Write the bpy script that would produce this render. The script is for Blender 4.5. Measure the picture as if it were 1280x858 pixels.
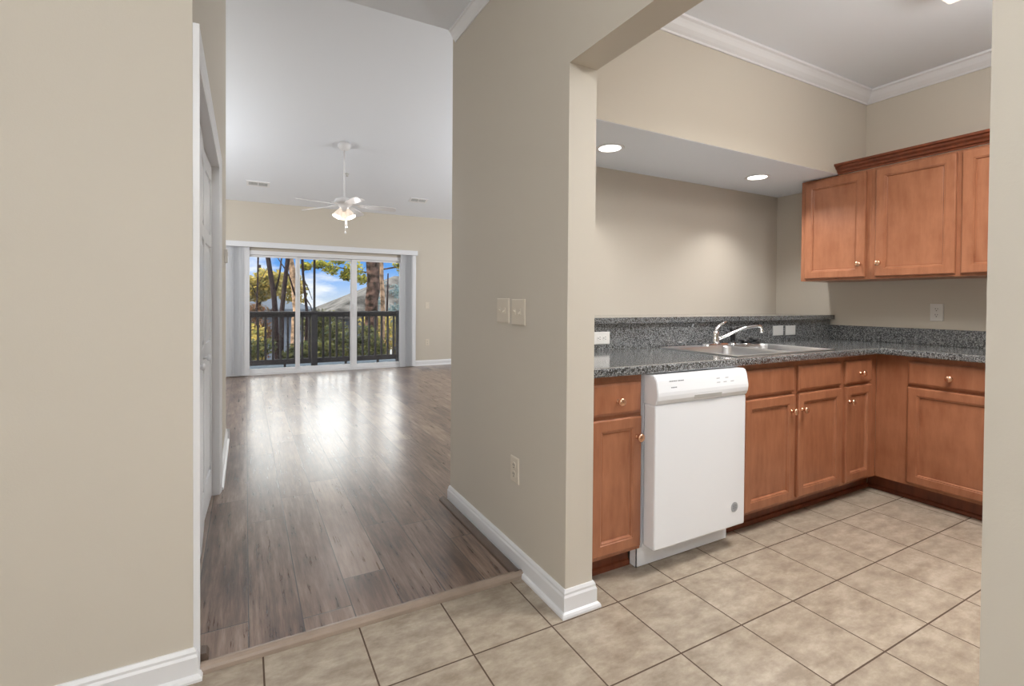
import bpy, bmesh, math, random
from math import sin, cos, pi, radians
from mathutils import Vector, Matrix

for o in list(bpy.data.objects):
    bpy.data.objects.remove(o, do_unlink=True)
SC = bpy.context.scene
COL = SC.collection

# ------------------------------------------------------------------ camera
CAM_H = 1.185
YAW, PITCH, ROLL, FPX = 0.4835, -0.0126, 0.0069, 603.75
cd = bpy.data.cameras.new('camera')
cam = bpy.data.objects.new('camera', cd)
COL.objects.link(cam)
F = Vector((sin(YAW) * cos(PITCH), cos(YAW) * cos(PITCH), sin(PITCH)))
R0 = Vector((cos(YAW), -sin(YAW), 0))
U0 = R0.cross(F)
Rv = R0 * cos(ROLL) + U0 * sin(ROLL)
Uv = -R0 * sin(ROLL) + U0 * cos(ROLL)
cam.matrix_world = Matrix(((Rv.x, Uv.x, -F.x, 0), (Rv.y, Uv.y, -F.y, 0), (Rv.z, Uv.z, -F.z, CAM_H), (0, 0, 0, 1)))
cd.sensor_fit = 'HORIZONTAL'
cd.sensor_width = 36
cd.lens = FPX / 1280 * 36
cd.shift_x = 16.03 / 1280
cd.shift_y = -44.28 / 1280
cd.clip_start = 0.02
# far plane
cd.clip_end = 500
SC.camera = cam

# ------------------------------------------------------------------ colour management
vs = SC.view_settings
vs.view_transform = 'Standard'
vs.look = 'None'
vs.gamma = 1
vs.use_curve_mapping = False
vs.exposure = -0.12

# ------------------------------------------------------------------ sky
def build_sky(strength=1.0):
    w = bpy.data.worlds.new('sky')
    SC.world = w
    w.use_nodes = True
    nt = w.node_tree
    nt.nodes.clear()
    N = nt.nodes.new
    L = nt.links.new
    out = N('ShaderNodeOutputWorld')
    bg = N('ShaderNodeBackground')
    tc = N('ShaderNodeTexCoord')
    sep = N('ShaderNodeSeparateXYZ')
    L(tc.outputs['Generated'], sep.inputs[0])
    ramp = N('ShaderNodeValToRGB')
    e = ramp.color_ramp.elements
    e[0].position = 0.0
    e[0].color = (0.62, 0.72, 0.86, 1)
    e[1].position = 1.0
    e[1].color = (0.16, 0.30, 0.62, 1)
    a = e.new(0.03); a.color = (0.36, 0.56, 0.92, 1)
    a = e.new(0.07); a.color = (0.12, 0.36, 0.84, 1)
    a = e.new(0.4); a.color = (0.20, 0.38, 0.74, 1)
    L(sep.outputs['Z'], ramp.inputs[0])
    mp = N('ShaderNodeMapping')
    mp.inputs['Scale'].default_value = (1, 1, 3.2)
    L(tc.outputs['Generated'], mp.inputs[0])
    nz = N('ShaderNodeTexNoise')
    nz.inputs['Scale'].default_value = 5.5
    nz.inputs['Detail'].default_value = 6
    nz.inputs['Roughness'].default_value = 0.55
    L(mp.outputs[0], nz.inputs['Vector'])
    cr = N('ShaderNodeValToRGB')
    cr.color_ramp.elements[0].position = 0.47
    cr.color_ramp.elements[1].position = 0.60
    # low cloud gathers to the west (left), unseen bright cloud added higher up to whiten the floor reflection
    west = N('ShaderNodeMapRange')
    west.inputs['From Min'].default_value = 0.02; west.inputs['From Max'].default_value = 0.16
    west.inputs['To Min'].default_value = 0.17; west.inputs['To Max'].default_value = -0.14
    L(sep.outputs['X'], west.inputs['Value'])
    add = N('ShaderNodeMath'); add.operation = 'ADD'
    L(nz.outputs['Fac'], add.inputs[0]); L(west.outputs[0], add.inputs[1])
    L(add.outputs[0], cr.inputs[0])
    mix = N('ShaderNodeMix')
    mix.data_type = 'RGBA'
    L(cr.outputs[0], mix.inputs[0])
    L(ramp.outputs[0], mix.inputs[6])
    mix.inputs[7].default_value = (0.98, 0.98, 1.02, 1)
    hi = N('ShaderNodeMapRange'); hi.interpolation_type = 'SMOOTHSTEP'
    hi.inputs['From Min'].default_value = 0.085; hi.inputs['From Max'].default_value = 0.15
    L(sep.outputs['Z'], hi.inputs['Value'])
    mix2 = N('ShaderNodeMix'); mix2.data_type = 'RGBA'
    L(hi.outputs[0], mix2.inputs[0]); L(mix.outputs[2], mix2.inputs[6])
    mix2.inputs[7].default_value = (4.8, 4.7, 4.6, 1)
    L(mix2.outputs[2], bg.inputs[0])
    bg.inputs[1].default_value = strength
    L(bg.outputs[0], out.inputs[0])
build_sky(1.25)

# ------------------------------------------------------------------ lights
def lamp(name, kind, loc, power, color=(1, 1, 1), rot=(0, 0, 0), **kw):
    d = bpy.data.lights.new(name, kind)
    d.energy = power
    d.color = color
    for k, v in kw.items():
        setattr(d, k, v)
    o = bpy.data.objects.new(name, d)
    o.location = loc
    o.rotation_euler = rot
    COL.objects.link(o)
    return o
WARM = (1.0, 0.985, 0.965)
NEUT = (0.935, 0.97, 1.0)
sun_dir = Vector((0.88, 0.20, -0.42)).normalized()          # the way the sunlight travels
sun = lamp('sun', 'SUN', (0, 0, 30), 9.0, (1.0, 0.86, 0.66), angle=radians(0.6))
sun.rotation_euler = (-sun_dir).to_track_quat('Z', 'Y').to_euler()
for lx in (2.25, 2.85):
    lamp('kitchen_ceiling_lamp', 'POINT', (lx, 0.56, 2.44), 16, WARM, shadow_soft_size=0.16)
lamp('kitchen_panel_lamp', 'AREA', (2.45, 0.80, 2.628), 34, WARM, shape='RECTANGLE', size=1.15, size_y=0.5, spread=radians(135))
for rx, pw in ((1.905, 4.0), (3.272, 6.5)):
    lamp('recessed_lamp', 'AREA', (rx, 2.235, 2.060), pw, WARM, rot=(radians(-14), 0, 0), shape='DISK', size=0.12, spread=radians(125))
lamp('entry_ceiling_lamp', 'POINT', (0.0, -0.90, 2.42), 70, NEUT, shadow_soft_size=0.10)
lamp('entry_fill_light', 'POINT', (-0.80, -1.0, 1.22), 44, NEUT, shadow_soft_size=0.14)  # unseen low fill added behind the viewer to lift undersides and ceilings
lamp('dining_fill_light', 'POINT', (4.4, 5.2, 2.0), 165, NEUT, shadow_soft_size=0.2)  # invented fill hidden behind the partition, no fixture built
lamp('living_fill_light', 'POINT', (-1.2, 6.3, 2.1), 75, NEUT, shadow_soft_size=0.2)  # added fill out of view to brighten the living room, no fixture

# ------------------------------------------------------------------ materials
def newmat(name):
    m = bpy.data.materials.new(name)
    m.use_nodes = True
    return m, m.node_tree, m.node_tree.nodes['Principled BSDF']
def flat(name, c, rough=0.5, metal=0.0, spec=0.5, bump=0.0, bscale=60.0, var=0.0, coat=0.0):
    m, nt, p = newmat(name)
    N, L = nt.nodes.new, nt.links.new
    p.inputs['Base Color'].default_value = (*c, 1)
    p.inputs['Roughness'].default_value = rough
    p.inputs['Metallic'].default_value = metal
    p.inputs['Specular IOR Level'].default_value = spec
    p.inputs['Coat Weight'].default_value = coat
    if bump or var:
        tc = N('ShaderNodeTexCoord')
        nz = N('ShaderNodeTexNoise')
        nz.inputs['Scale'].default_value = bscale
        nz.inputs['Detail'].default_value = 3
        L(tc.outputs['Object'], nz.inputs['Vector'])
        if bump:
            b = N('ShaderNodeBump')
            b.inputs['Strength'].default_value = bump
            b.inputs['Distance'].default_value = 0.002
            L(nz.outputs['Fac'], b.inputs['Height'])
            L(b.outputs[0], p.inputs['Normal'])
        if var:
            mx = N('ShaderNodeMix'); mx.data_type = 'RGBA'
            mx.inputs[6].default_value = (*[k * (1 - var) for k in c], 1)
            mx.inputs[7].default_value = (*[min(1, k * (1 + var)) for k in c], 1)
            if var >= 0.4:
                mr = N('ShaderNodeMapRange'); mr.inputs['From Min'].default_value = 0.38; mr.inputs['From Max'].default_value = 0.62
                L(nz.outputs['Fac'], mr.inputs['Value']); L(mr.outputs[0], mx.inputs[0])
            else:
                L(nz.outputs['Fac'], mx.inputs[0])
            L(mx.outputs[2], p.inputs['Base Color'])
    return m
def emit(name, c, s):
    m, nt, p = newmat(name)
    p.inputs['Base Color'].default_value = (*c, 1)
    p.inputs['Emission Color'].default_value = (*c, 1)
    p.inputs['Emission Strength'].default_value = s
    return m
def s2l(r, g, b):
    f = lambda v: (v / 255 / 12.92) if v <= 10 else ((v / 255 + 0.055) / 1.055) ** 2.4
    return (f(r), f(g), f(b))

M = {}
M['wall'] = flat('beige_wall_paint', s2l(206, 198, 185), 0.62, bump=0.10, bscale=220, spec=0.35)
M['ceil'] = flat('white_ceiling_paint', s2l(238, 242, 248), 0.8, bump=0.08, bscale=260, spec=0.2)
M['trim'] = flat('white_gloss_trim', s2l(232, 232, 234), 0.32, bump=0.02, bscale=90)
M['door'] = flat('white_door_paint', s2l(236, 237, 240), 0.28, bump=0.03, bscale=140)
M['plate'] = flat('ivory_plastic', s2l(218, 208, 192), 0.35)
M['platew'] = flat('white_plastic', s2l(228, 226, 222), 0.35)
M['plateg'] = flat('pale_grey_plastic', s2l(196, 196, 194), 0.4)
M['slot'] = flat('dark_slot', (0.03, 0.028, 0.025), 0.6)
M['appl'] = flat('white_enamel', s2l(240, 242, 246), 0.22, spec=0.5)
M['applk'] = flat('grey_print', s2l(120, 122, 126), 0.5)
M['sticker'] = flat('silver_sticker', s2l(168, 172, 176), 0.35)
M['stickerd'] = flat('sticker_print', s2l(128, 132, 138), 0.4)
M['steel'] = flat('brushed_steel', (0.76, 0.76, 0.78), 0.28, metal=1.0, bump=0.03, bscale=300)
M['chrome'] = flat('polished_chrome', (0.82, 0.82, 0.83), 0.08, metal=1.0)
M['black'] = flat('black_plastic', (0.012, 0.012, 0.013), 0.35)
M['knob'] = flat('satin_copper', s2l(226, 178, 146), 0.24, metal=0.9)
M['fan'] = flat('fan_white', s2l(238, 238, 240), 0.35)
M['blind'] = flat('vinyl_blind', s2l(226, 228, 232), 0.45)
M['vframe'] = flat('white_vinyl_frame', s2l(232, 233, 236), 0.35)
M['ventd'] = flat('vent_dark', s2l(58, 60, 63), 0.7)
M['rail'] = flat('dark_stained_rail', s2l(46, 46, 52), 0.6, var=0.25, bscale=12, spec=0.08)
M['deck'] = flat('weathered_deck', s2l(59, 72, 84), 0.7, var=0.3, bscale=7, spec=0.08)
M['strip'] = flat('taupe_vinyl_strip', s2l(158, 141, 127), 0.22, var=0.2, bscale=14)
M['shoe'] = flat('brown_shoe_mould', s2l(92, 76, 65), 0.4, var=0.25, bscale=14)
M['lit'] = emit('lit_diffuser', (1.0, 0.9, 0.76), 1.15)
M['recess'] = emit('lit_recess', (1.0, 0.97, 0.92), 6)
M['shade'] = emit('lit_glass_shade', (1.0, 0.87, 0.74), 0.35)
M['bark'] = flat('pine_bark', s2l(51, 39, 36), 0.9, bump=1.0, bscale=6, var=0.9, spec=0.08)
M['barkd'] = flat('dark_bark', s2l(29, 22, 26), 0.9, bump=0.8, bscale=12, var=0.4, spec=0.08)
M['barkl'] = flat('pale_bark', s2l(112, 94, 80), 0.9, bump=0.5, bscale=10, var=0.5, spec=0.08)
M['siding'] = flat('pale_blue_siding', s2l(86, 95, 110), 0.7, spec=0.08)
M['roofg'] = flat('grey_shingle', s2l(70, 77, 88), 0.9, bump=0.5, bscale=1.5, var=0.35, spec=0.08)
M['roofb'] = flat('dappled_tan_shingle', s2l(63, 62, 62), 0.9, bump=0.5, bscale=1.3, var=0.6, spec=0.08)  # mottling paints sun dapples through the trees into the roof colour
M['pane'] = flat('dark_pane', s2l(60, 70, 84), 0.15)
M['earth'] = flat('leaf_litter', s2l(72, 58, 43), 0.95, bump=0.6, bscale=2, var=0.4, spec=0.08)
M['outwall'] = flat('house_outside', s2l(150, 150, 150), 0.8)

def leafmat(name, a, b):
    m, nt, p = newmat(name)
    N, L = nt.nodes.new, nt.links.new
    g = N('ShaderNodeNewGeometry')
    mx = N('ShaderNodeMix'); mx.data_type = 'RGBA'
    mx.inputs[6].default_value = (*a, 1)
    mx.inputs[7].default_value = (*b, 1)
    L(g.outputs['Random Per Island'], mx.inputs[0])
    L(mx.outputs[2], p.inputs['Base Color'])
    p.inputs['Roughness'].default_value = 0.6; p.inputs['Specular IOR Level'].default_value = 0.1
    t = N('ShaderNodeBsdfTranslucent')
    L(mx.outputs[2], t.inputs[0])
    ms = N('ShaderNodeMixShader'); ms.inputs[0].default_value = 0.4
    L(p.outputs[0], ms.inputs[1]); L(t.outputs[0], ms.inputs[2])
    L(ms.outputs[0], nt.nodes['Material Output'].inputs[0])
    return m
M['leafy'] = leafmat('yellow_green_leaves', s2l(161, 140, 75), s2l(102, 105, 62))
M['leafp'] = leafmat('pine_needles', s2l(159, 149, 57), s2l(76, 95, 50))
M['leafd'] = leafmat('dark_shrub_leaves', s2l(27, 41, 29), s2l(83, 83, 46))
M['leafr'] = leafmat('russet_leaves', s2l(99, 67, 51), s2l(65, 60, 43))
M['leafb'] = leafmat('blue_green_leaves', s2l(67, 89, 103), s2l(98, 114, 113))

def glassmat():
    m, nt, p = newmat('clear_glass')
    N, L = nt.nodes.new, nt.links.new
    t = N('ShaderNodeBsdfTransparent'); t.inputs[0].default_value = (0.95, 0.97, 0.97, 1)
    g = N('ShaderNodeBsdfGlossy'); g.inputs['Roughness'].default_value = 0.02
    fr = N('ShaderNodeFresnel'); fr.inputs[0].default_value = 1.45
    ms = N('ShaderNodeMixShader')
    L(fr.outputs[0], ms.inputs[0]); L(t.outputs[0], ms.inputs[1]); L(g.outputs[0], ms.inputs[2])
    L(ms.outputs[0], nt.nodes['Material Output'].inputs[0])
    return m
M['glass'] = glassmat()

class NB:
    """small node-maths builder"""
    def __init__(s, nt): s.nt = nt
    def n(s, t): return s.nt.nodes.new(t)
    def l(s, a, b): s.nt.links.new(a, b)
    def put(s, v, sock):
        if isinstance(v, (int, float)): sock.default_value = v
        else: s.l(v, sock)
    def m(s, op, a, b=0.0, c=None):
        k = s.n('ShaderNodeMath'); k.operation = op
        s.put(a, k.inputs[0]); s.put(b, k.inputs[1])
        if c is not None: s.put(c, k.inputs[2])
        return k.outputs[0]
    def xyz(s, x, y, z=0.0):
        k = s.n('ShaderNodeCombineXYZ'); s.put(x, k.inputs[0]); s.put(y, k.inputs[1]); s.put(z, k.inputs[2]); return k.outputs[0]
    def ramp(s, f, stops):
        k = s.n('ShaderNodeValToRGB'); e = k.color_ramp.elements
        while len(e) > 1: e.remove(e[-1])
        e[0].position, e[0].color = stops[0][0], (*stops[0][1], 1)
        for q, c in stops[1:]:
            z = e.new(q); z.color = (*c, 1)
        s.l(f, k.inputs[0]); return k.outputs[0]
    def mix(s, f, a, b, mode='MIX'):
        k = s.n('ShaderNodeMix'); k.data_type = 'RGBA'; k.blend_type = mode
        s.put(f, k.inputs[0])
        for v, i in ((a, 6), (b, 7)):
            if isinstance(v, tuple): k.inputs[i].default_value = (*v, 1)
            else: s.l(v, k.inputs[i])
        return k.outputs[2]
    def noise(s, vec, scale, detail=3, rough=0.5):
        k = s.n('ShaderNodeTexNoise'); k.inputs['Scale'].default_value = scale
        k.inputs['Detail'].default_value = detail; k.inputs['Roughness'].default_value = rough
        s.l(vec, k.inputs['Vector']); return k.outputs['Fac']
    def white(s, vec):
        k = s.n('ShaderNodeTexWhiteNoise'); k.noise_dimensions = '3D'; s.l(vec, k.inputs['Vector']); return k.outputs['Value']

def tile_mat():
    m, nt, p = newmat('beige_ceramic_tile')
    B = NB(nt)
    tc = B.n('ShaderNodeTexCoord'); sp = B.n('ShaderNodeSeparateXYZ'); B.l(tc.outputs['Object'], sp.inputs[0])
    u = B.m('DIVIDE', B.m('SUBTRACT', sp.outputs[0], 1.3037 - 31.3), 0.313)
    v = B.m('DIVIDE', B.m('SUBTRACT', sp.outputs[1], 1.4554 - 31.29), 0.3129)
    fu, fv = B.m('FRACT', u), B.m('FRACT', v)
    du = B.m('SUBTRACT', 0.5, B.m('ABSOLUTE', B.m('SUBTRACT', fu, 0.5)))
    dv = B.m('SUBTRACT', 0.5, B.m('ABSOLUTE', B.m('SUBTRACT', fv, 0.5)))
    d = B.m('MINIMUM', du, dv)
    g = B.m('LESS_THAN', d, 0.0085)
    cell = B.xyz(B.m('FLOOR', u), B.m('FLOOR', v))
    w = B.white(cell)
    sh = B.n('ShaderNodeVectorMath'); sh.operation = 'ADD'
    B.l(tc.outputs['Object'], sh.inputs[0])
    B.l(B.xyz(B.m('MULTIPLY', w, 17), B.m('MULTIPLY', w, 31)), sh.inputs[1])
    st = B.n('ShaderNodeMapping'); B.l(sh.outputs[0], st.inputs[0]); st.inputs['Scale'].default_value = (1, 1.9, 1)
    n1 = B.noise(st.outputs[0], 8.5, 8, 0.72)
    n2 = B.noise(st.outputs[0], 38, 4, 0.6)
    c = B.ramp(n1, [(0.36, s2l(136, 121, 106)), (0.5, s2l(167, 153, 137)), (0.64, s2l(193, 181, 165))])
    c = B.mix(B.m('MULTIPLY', n2, 0.5), c, s2l(158, 145, 126))
    c = B.mix(B.m('MULTIPLY', w, 0.22), c, s2l(150, 140, 124))
    c = B.mix(g, c, s2l(84, 66, 52))
    B.l(c, p.inputs['Base Color'])
    r = B.m('ADD', B.m('MULTIPLY', g, 0.4), B.m('ADD', 0.30, B.m('MULTIPLY', n2, 0.15)))
    B.l(r, p.inputs['Roughness'])
    h = B.m('MINIMUM', B.m('MULTIPLY', d, 55), 1.0)
    h = B.m('ADD', h, B.m('MULTIPLY', n2, 0.10))
    b = B.n('ShaderNodeBump'); b.inputs['Strength'].default_value = 0.6; b.inputs['Distance'].default_value = 0.0015
    B.l(h, b.inputs['Height']); B.l(b.outputs[0], p.inputs['Normal'])
    return m
M['tile'] = tile_mat()

def plank_mat():
    m, nt, p = newmat('grey_brown_vinyl_plank')
    B = NB(nt)
    tc = B.n('ShaderNodeTexCoord'); sp = B.n('ShaderNodeSeparateXYZ'); B.l(tc.outputs['Object'], sp.inputs[0])
    W, LN = 0.1768, 1.22
    u = B.m('DIVIDE', B.m('SUBTRACT', sp.outputs[0], 0.010 - 17.68), W)
    row = B.m('FLOOR', u)
    off = B.m('MULTIPLY', B.white(B.xyz(row, 7.3)), 0.9)
    off = B.m('ADD', off, B.m('MULTIPLY', row, 0.37))
    v = B.m('ADD', B.m('DIVIDE', sp.outputs[1], LN), B.m('ADD', off, 20.0))
    fu, fv = B.m('FRACT', u), B.m('FRACT', v)
    du = B.m('MULTIPLY', B.m('SUBTRACT', 0.5, B.m('ABSOLUTE', B.m('SUBTRACT', fu, 0.5))), W)
    dv = B.m('MULTIPLY', B.m('SUBTRACT', 0.5, B.m('ABSOLUTE', B.m('SUBTRACT', fv, 0.5))), LN)
    d = B.m('MINIMUM', du, dv)
    g = B.m('LESS_THAN', d, 0.0020)
    w = B.white(B.xyz(row, B.m('FLOOR', v), 3.1))
    sh = B.n('ShaderNodeVectorMath'); sh.operation = 'ADD'
    B.l(tc.outputs['Object'], sh.inputs[0])
    B.l(B.xyz(B.m('MULTIPLY', w, 53), B.m('MULTIPLY', w, 91)), sh.inputs[1])
    st = B.n('ShaderNodeMapping'); B.l(sh.outputs[0], st.inputs[0]); st.inputs['Scale'].default_value = (16, 1.1, 1)
    st2 = B.n('ShaderNodeMapping'); B.l(sh.outputs[0], st2.inputs[0]); st2.inputs['Scale'].default_value = (5, 1.3, 1)
    n1 = B.noise(st.outputs[0], 3.0, 8, 0.68)
    n2 = B.noise(st2.outputs[0], 1.5, 4, 0.55)
    n3 = B.noise(st.outputs[0], 14.0, 4, 0.7)
    t = B.m('ADD', B.m('SUBTRACT', B.m('MULTIPLY', n1, 0.75), 0.16), B.m('ADD', B.m('MULTIPLY', n2, 0.57), B.m('MULTIPLY', B.m('SUBTRACT', w, 0.5), 0.16)))
    c = B.ramp(t, [(0.34, s2l(72, 52, 42)), (0.46, s2l(106, 83, 70)), (0.56, s2l(132, 109, 94)), (0.68, s2l(160, 139, 123))])
    c = B.mix(B.m('MULTIPLY', B.m('LESS_THAN', n3, 0.36), 0.10), c, s2l(78, 62, 54))
    c = B.mix(g, c, s2l(40, 32, 30))
    B.l(c, p.inputs['Base Color'])
    B.l(B.m('ADD', 0.22, B.m('MULTIPLY', n1, 0.14)), p.inputs['Roughness'])
    p.inputs['Specular IOR Level'].default_value = 1.0
    p.inputs['Coat Weight'].default_value = 0.3; p.inputs['Coat Roughness'].default_value = 0.2
    h = B.m('ADD', B.m('MINIMUM', B.m('MULTIPLY', d, 400), 1.0), B.m('MULTIPLY', n3, 0.12))
    b = B.n('ShaderNodeBump'); b.inputs['Strength'].default_value = 0.5; b.inputs['Distance'].default_value = 0.001
    B.l(h, b.inputs['Height']); B.l(b.outputs[0], p.inputs['Normal'])
    return m
M['plank'] = plank_mat()

def wood_mat(name, base, dark, rough=0.36):
    m, nt, p = newmat(name)
    B = NB(nt)
    tc = B.n('ShaderNodeTexCoord')
    st = B.n('ShaderNodeMapping'); B.l(tc.outputs['Object'], st.inputs[0]); st.inputs['Scale'].default_value = (14, 14, 2.6)
    st2 = B.n('ShaderNodeMapping'); B.l(tc.outputs['Object'], st2.inputs[0]); st2.inputs['Scale'].default_value = (4, 4, 3)
    n1 = B.noise(st.outputs[0], 2.2, 6, 0.6)
    n2 = B.noise(st2.outputs[0], 2.0, 3, 0.5)
    f = B.m('ADD', B.m('MULTIPLY', n1, 0.55), B.m('MULTIPLY', n2, 0.45))
    c = B.ramp(f, [(0.32, dark), (0.62, base)])
    B.l(c, p.inputs['Base Color'])
    p.inputs['Roughness'].default_value = rough
    return m
M['wood'] = wood_mat('stained_maple', s2l(172, 115, 84), s2l(145, 90, 62))
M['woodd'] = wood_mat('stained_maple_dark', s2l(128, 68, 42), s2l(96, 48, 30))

def stone_mat():
    m, nt, p = newmat('speckled_grey_laminate')
    B = NB(nt)
    tc = B.n('ShaderNodeTexCoord')
    n1 = B.noise(tc.outputs['Object'], 210, 2, 0.6)
    n2 = B.noise(tc.outputs['Object'], 95, 3, 0.6)
    k = B.n('ShaderNodeTexVoronoi'); k.inputs['Scale'].default_value = 240; B.l(tc.outputs['Object'], k.inputs['Vector'])
    c = B.ramp(n1, [(0.40, s2l(44, 46, 48)), (0.50, s2l(96, 99, 102)), (0.60, s2l(158, 160, 160))])
    c = B.mix(B.m('LESS_THAN', n2, 0.43), c, s2l(50, 52, 54))
    B.l(c, p.inputs['Base Color'])
    p.inputs['Roughness'].default_value = 0.24
    p.inputs['Coat Weight'].default_value = 1.0; p.inputs['Coat Roughness'].default_value = 0.10; p.inputs['Coat IOR'].default_value = 1.6
    return m
M['stone'] = stone_mat()

# ------------------------------------------------------------------ mesh helpers
def nb(): return bmesh.new()
def box(bm, x0, x1, y0, y1, z0, z1, bev=0.0, seg=2):
    x0, x1 = min(x0, x1), max(x0, x1); y0, y1 = min(y0, y1), max(y0, y1); z0, z1 = min(z0, z1), max(z0, z1)
    vs_ = [bm.verts.new((x, y, z)) for z in (z0, z1) for y in (y0, y1) for x in (x0, x1)]
    q = [(0, 2, 3, 1), (4, 5, 7, 6), (0, 1, 5, 4), (2, 6, 7, 3), (0, 4, 6, 2), (1, 3, 7, 5)]
    fs = [bm.faces.new([vs_[i] for i in f]) for f in q]
    if bev:
        es = list({e for f in fs for e in f.edges})
        bmesh.ops.bevel(bm, geom=es, offset=bev, segments=seg, affect='EDGES', profile=0.6)
    return bm
def prism(bm, prof, a, b, axis):
    """extrude a closed 2-D profile between a and b along axis. axis 'x': prof=(y,z); 'y': prof=(x,z); 'z': prof=(x,y)"""
    def P(u, v, t):
        return {'x': (t, u, v), 'y': (u, t, v), 'z': (u, v, t)}[axis]
    A = [bm.verts.new(P(u, v, a)) for u, v in prof]
    Bv = [bm.verts.new(P(u, v, b)) for u, v in prof]
    n = len(prof)
    bm.faces.new(A); bm.faces.new(Bv[::-1])
    for i in range(n):
        bm.faces.new((A[i], Bv[i], Bv[(i + 1) % n], A[(i + 1) % n]))
    bmesh.ops.recalc_face_normals(bm, faces=bm.faces[:])
    return bm
def lathe(bm, prof, org=(0, 0, 0), axis=(0, 0, 1), seg=24, cap=True):
    ax = Vector(axis).normalized()
    t = Vector((1, 0, 0)) if abs(ax.x) < 0.9 else Vector((0, 1, 0))
    e1 = ax.cross(t).normalized(); e2 = ax.cross(e1)
    O = Vector(org)
    rings = []
    for r, h in prof:
        rings.append([bm.verts.new(O + ax * h + (e1 * cos(2 * pi * i / seg) + e2 * sin(2 * pi * i / seg)) * max(r, 1e-5)) for i in range(seg)])
    for a, b in zip(rings, rings[1:]):
        for i in range(seg):
            bm.faces.new((a[i], a[(i + 1) % seg], b[(i + 1) % seg], b[i]))
    if cap:
        bm.faces.new(rings[0][::-1]); bm.faces.new(rings[-1])
    return bm
def tube(bm, pts, rad, seg=10):
    pts = [Vector(p) for p in pts]
    if not isinstance(rad, (list, tuple)): rad = [rad] * len(pts)
    rings = []
    prev = None
    for i, p in enumerate(pts):
        d = (pts[min(i + 1, len(pts) - 1)] - pts[max(i - 1, 0)]).normalized()
        if prev is None:
            t = Vector((0, 0, 1)) if abs(d.z) < 0.9 else Vector((1, 0, 0))
            e1 = d.cross(t).normalized()
        else:
            e1 = (prev - d * prev.dot(d)).normalized()
        prev = e1
        e2 = d.cross(e1)
        rings.append([bm.verts.new(p + (e1 * cos(2 * pi * k / seg) + e2 * sin(2 * pi * k / seg)) * rad[i]) for k in range(seg)])
    for a, b in zip(rings, rings[1:]):
        for k in range(seg):
            bm.faces.new((a[k], a[(k + 1) % seg], b[(k + 1) % seg], b[k]))
    bm.faces.new(rings[0][::-1]); bm.faces.new(rings[-1])
    return bm
def rings_panel(bm, x0, x1, z0, z1, ybase, steps):
    """nested rectangles facing -y. steps = [(inset, y)], starting with the back; closes with a cap"""
    prev = None
    for ins, y in steps:
        r = [bm.verts.new(c) for c in ((x0 + ins, ybase + y, z0 + ins), (x1 - ins, ybase + y, z0 + ins), (x1 - ins, ybase + y, z1 - ins), (x0 + ins, ybase + y, z1 - ins))]
        if prev is None: bm.faces.new(r[::-1])
        else:
            for i in range(4): bm.faces.new((prev[i], prev[(i + 1) % 4], r[(i + 1) % 4], r[i]))
        prev = r
    bm.faces.new(prev)
    return bm
def obj(name, bm, mat, parent=None, smooth=False, loc=None, rotz=None):
    me = bpy.data.meshes.new(name)
    bmesh.ops.recalc_face_normals(bm, faces=bm.faces[:])
    bm.to_mesh(me); bm.free()
    me.materials.append(mat)
    if smooth:
        for p in me.polygons: p.use_smooth = True
    o = bpy.data.objects.new(name, me)
    COL.objects.link(o)
    if parent: o.parent = parent
    if loc: o.location = loc
    if rotz is not None: o.rotation_euler = (0, 0, rotz)
    return o
def tag(o, label, cat=None, group=None, kind=None):
    o['label'] = label
    if cat: o['category'] = cat
    if group: o['group'] = group
    if kind: o['kind'] = kind
    return o
def thing(name, label, cat, loc=(0, 0, 0), rotz=0, group=None, kind=None):
    o = bpy.data.objects.new(name, None)
    COL.objects.link(o)
    o.empty_display_size = 0.1
    o.location = loc; o.rotation_euler = (0, 0, rotz)
    return tag(o, label, cat, group, kind)
def struct(name, bm, mat, label, cat, smooth=False):
    return tag(obj(name, bm, mat, smooth=smooth), label, cat, kind='structure')

# ------------------------------------------------------------------ room constants
XL, YL, YLE = -0.145, 1.765, 4.60         # closet wall face, front corner, far end
XP, XP2 = 1.070, 1.198                    # partition faces
YP, YPE = 1.486, 2.640                    # partition near end, far end
YQ = 0.328                                # near jamb of the kitchen opening
ZH = 2.0795                               # header underside
ZC = 2.735                                # flat ceiling
YS, YB, ZS = 1.916, 2.5825, 2.098         # soffit front, niche back wall, soffit underside
XR = 4.055                                # kitchen right wall
YW = 8.40                                 # window wall
SLOPE, ZW = 0.28, 2.70
def vault(y): return ZW + SLOPE * (YW - y)

# ------------------------------------------------------------------ floors
bm = nb(); box(bm, -2.2, XR + 0.1, -3.0, 1.79, -0.1, 0.0); box(bm, XP, XR + 0.1, 1.79, YPE, -0.1, 0.0)
struct('floor', bm, M['tile'], 'beige square ceramic floor tiles with dark grout in the kitchen and entry', 'floor')
bm = nb(); box(bm, -2.2, XP, 1.79, YPE, -0.1, 0.010); box(bm, -2.2, 6.0, YPE, YW + 0.1, -0.1, 0.010)
struct('floor', bm, M['plank'], 'grey brown wood look vinyl plank floor running to the sliding door', 'floor')

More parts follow.
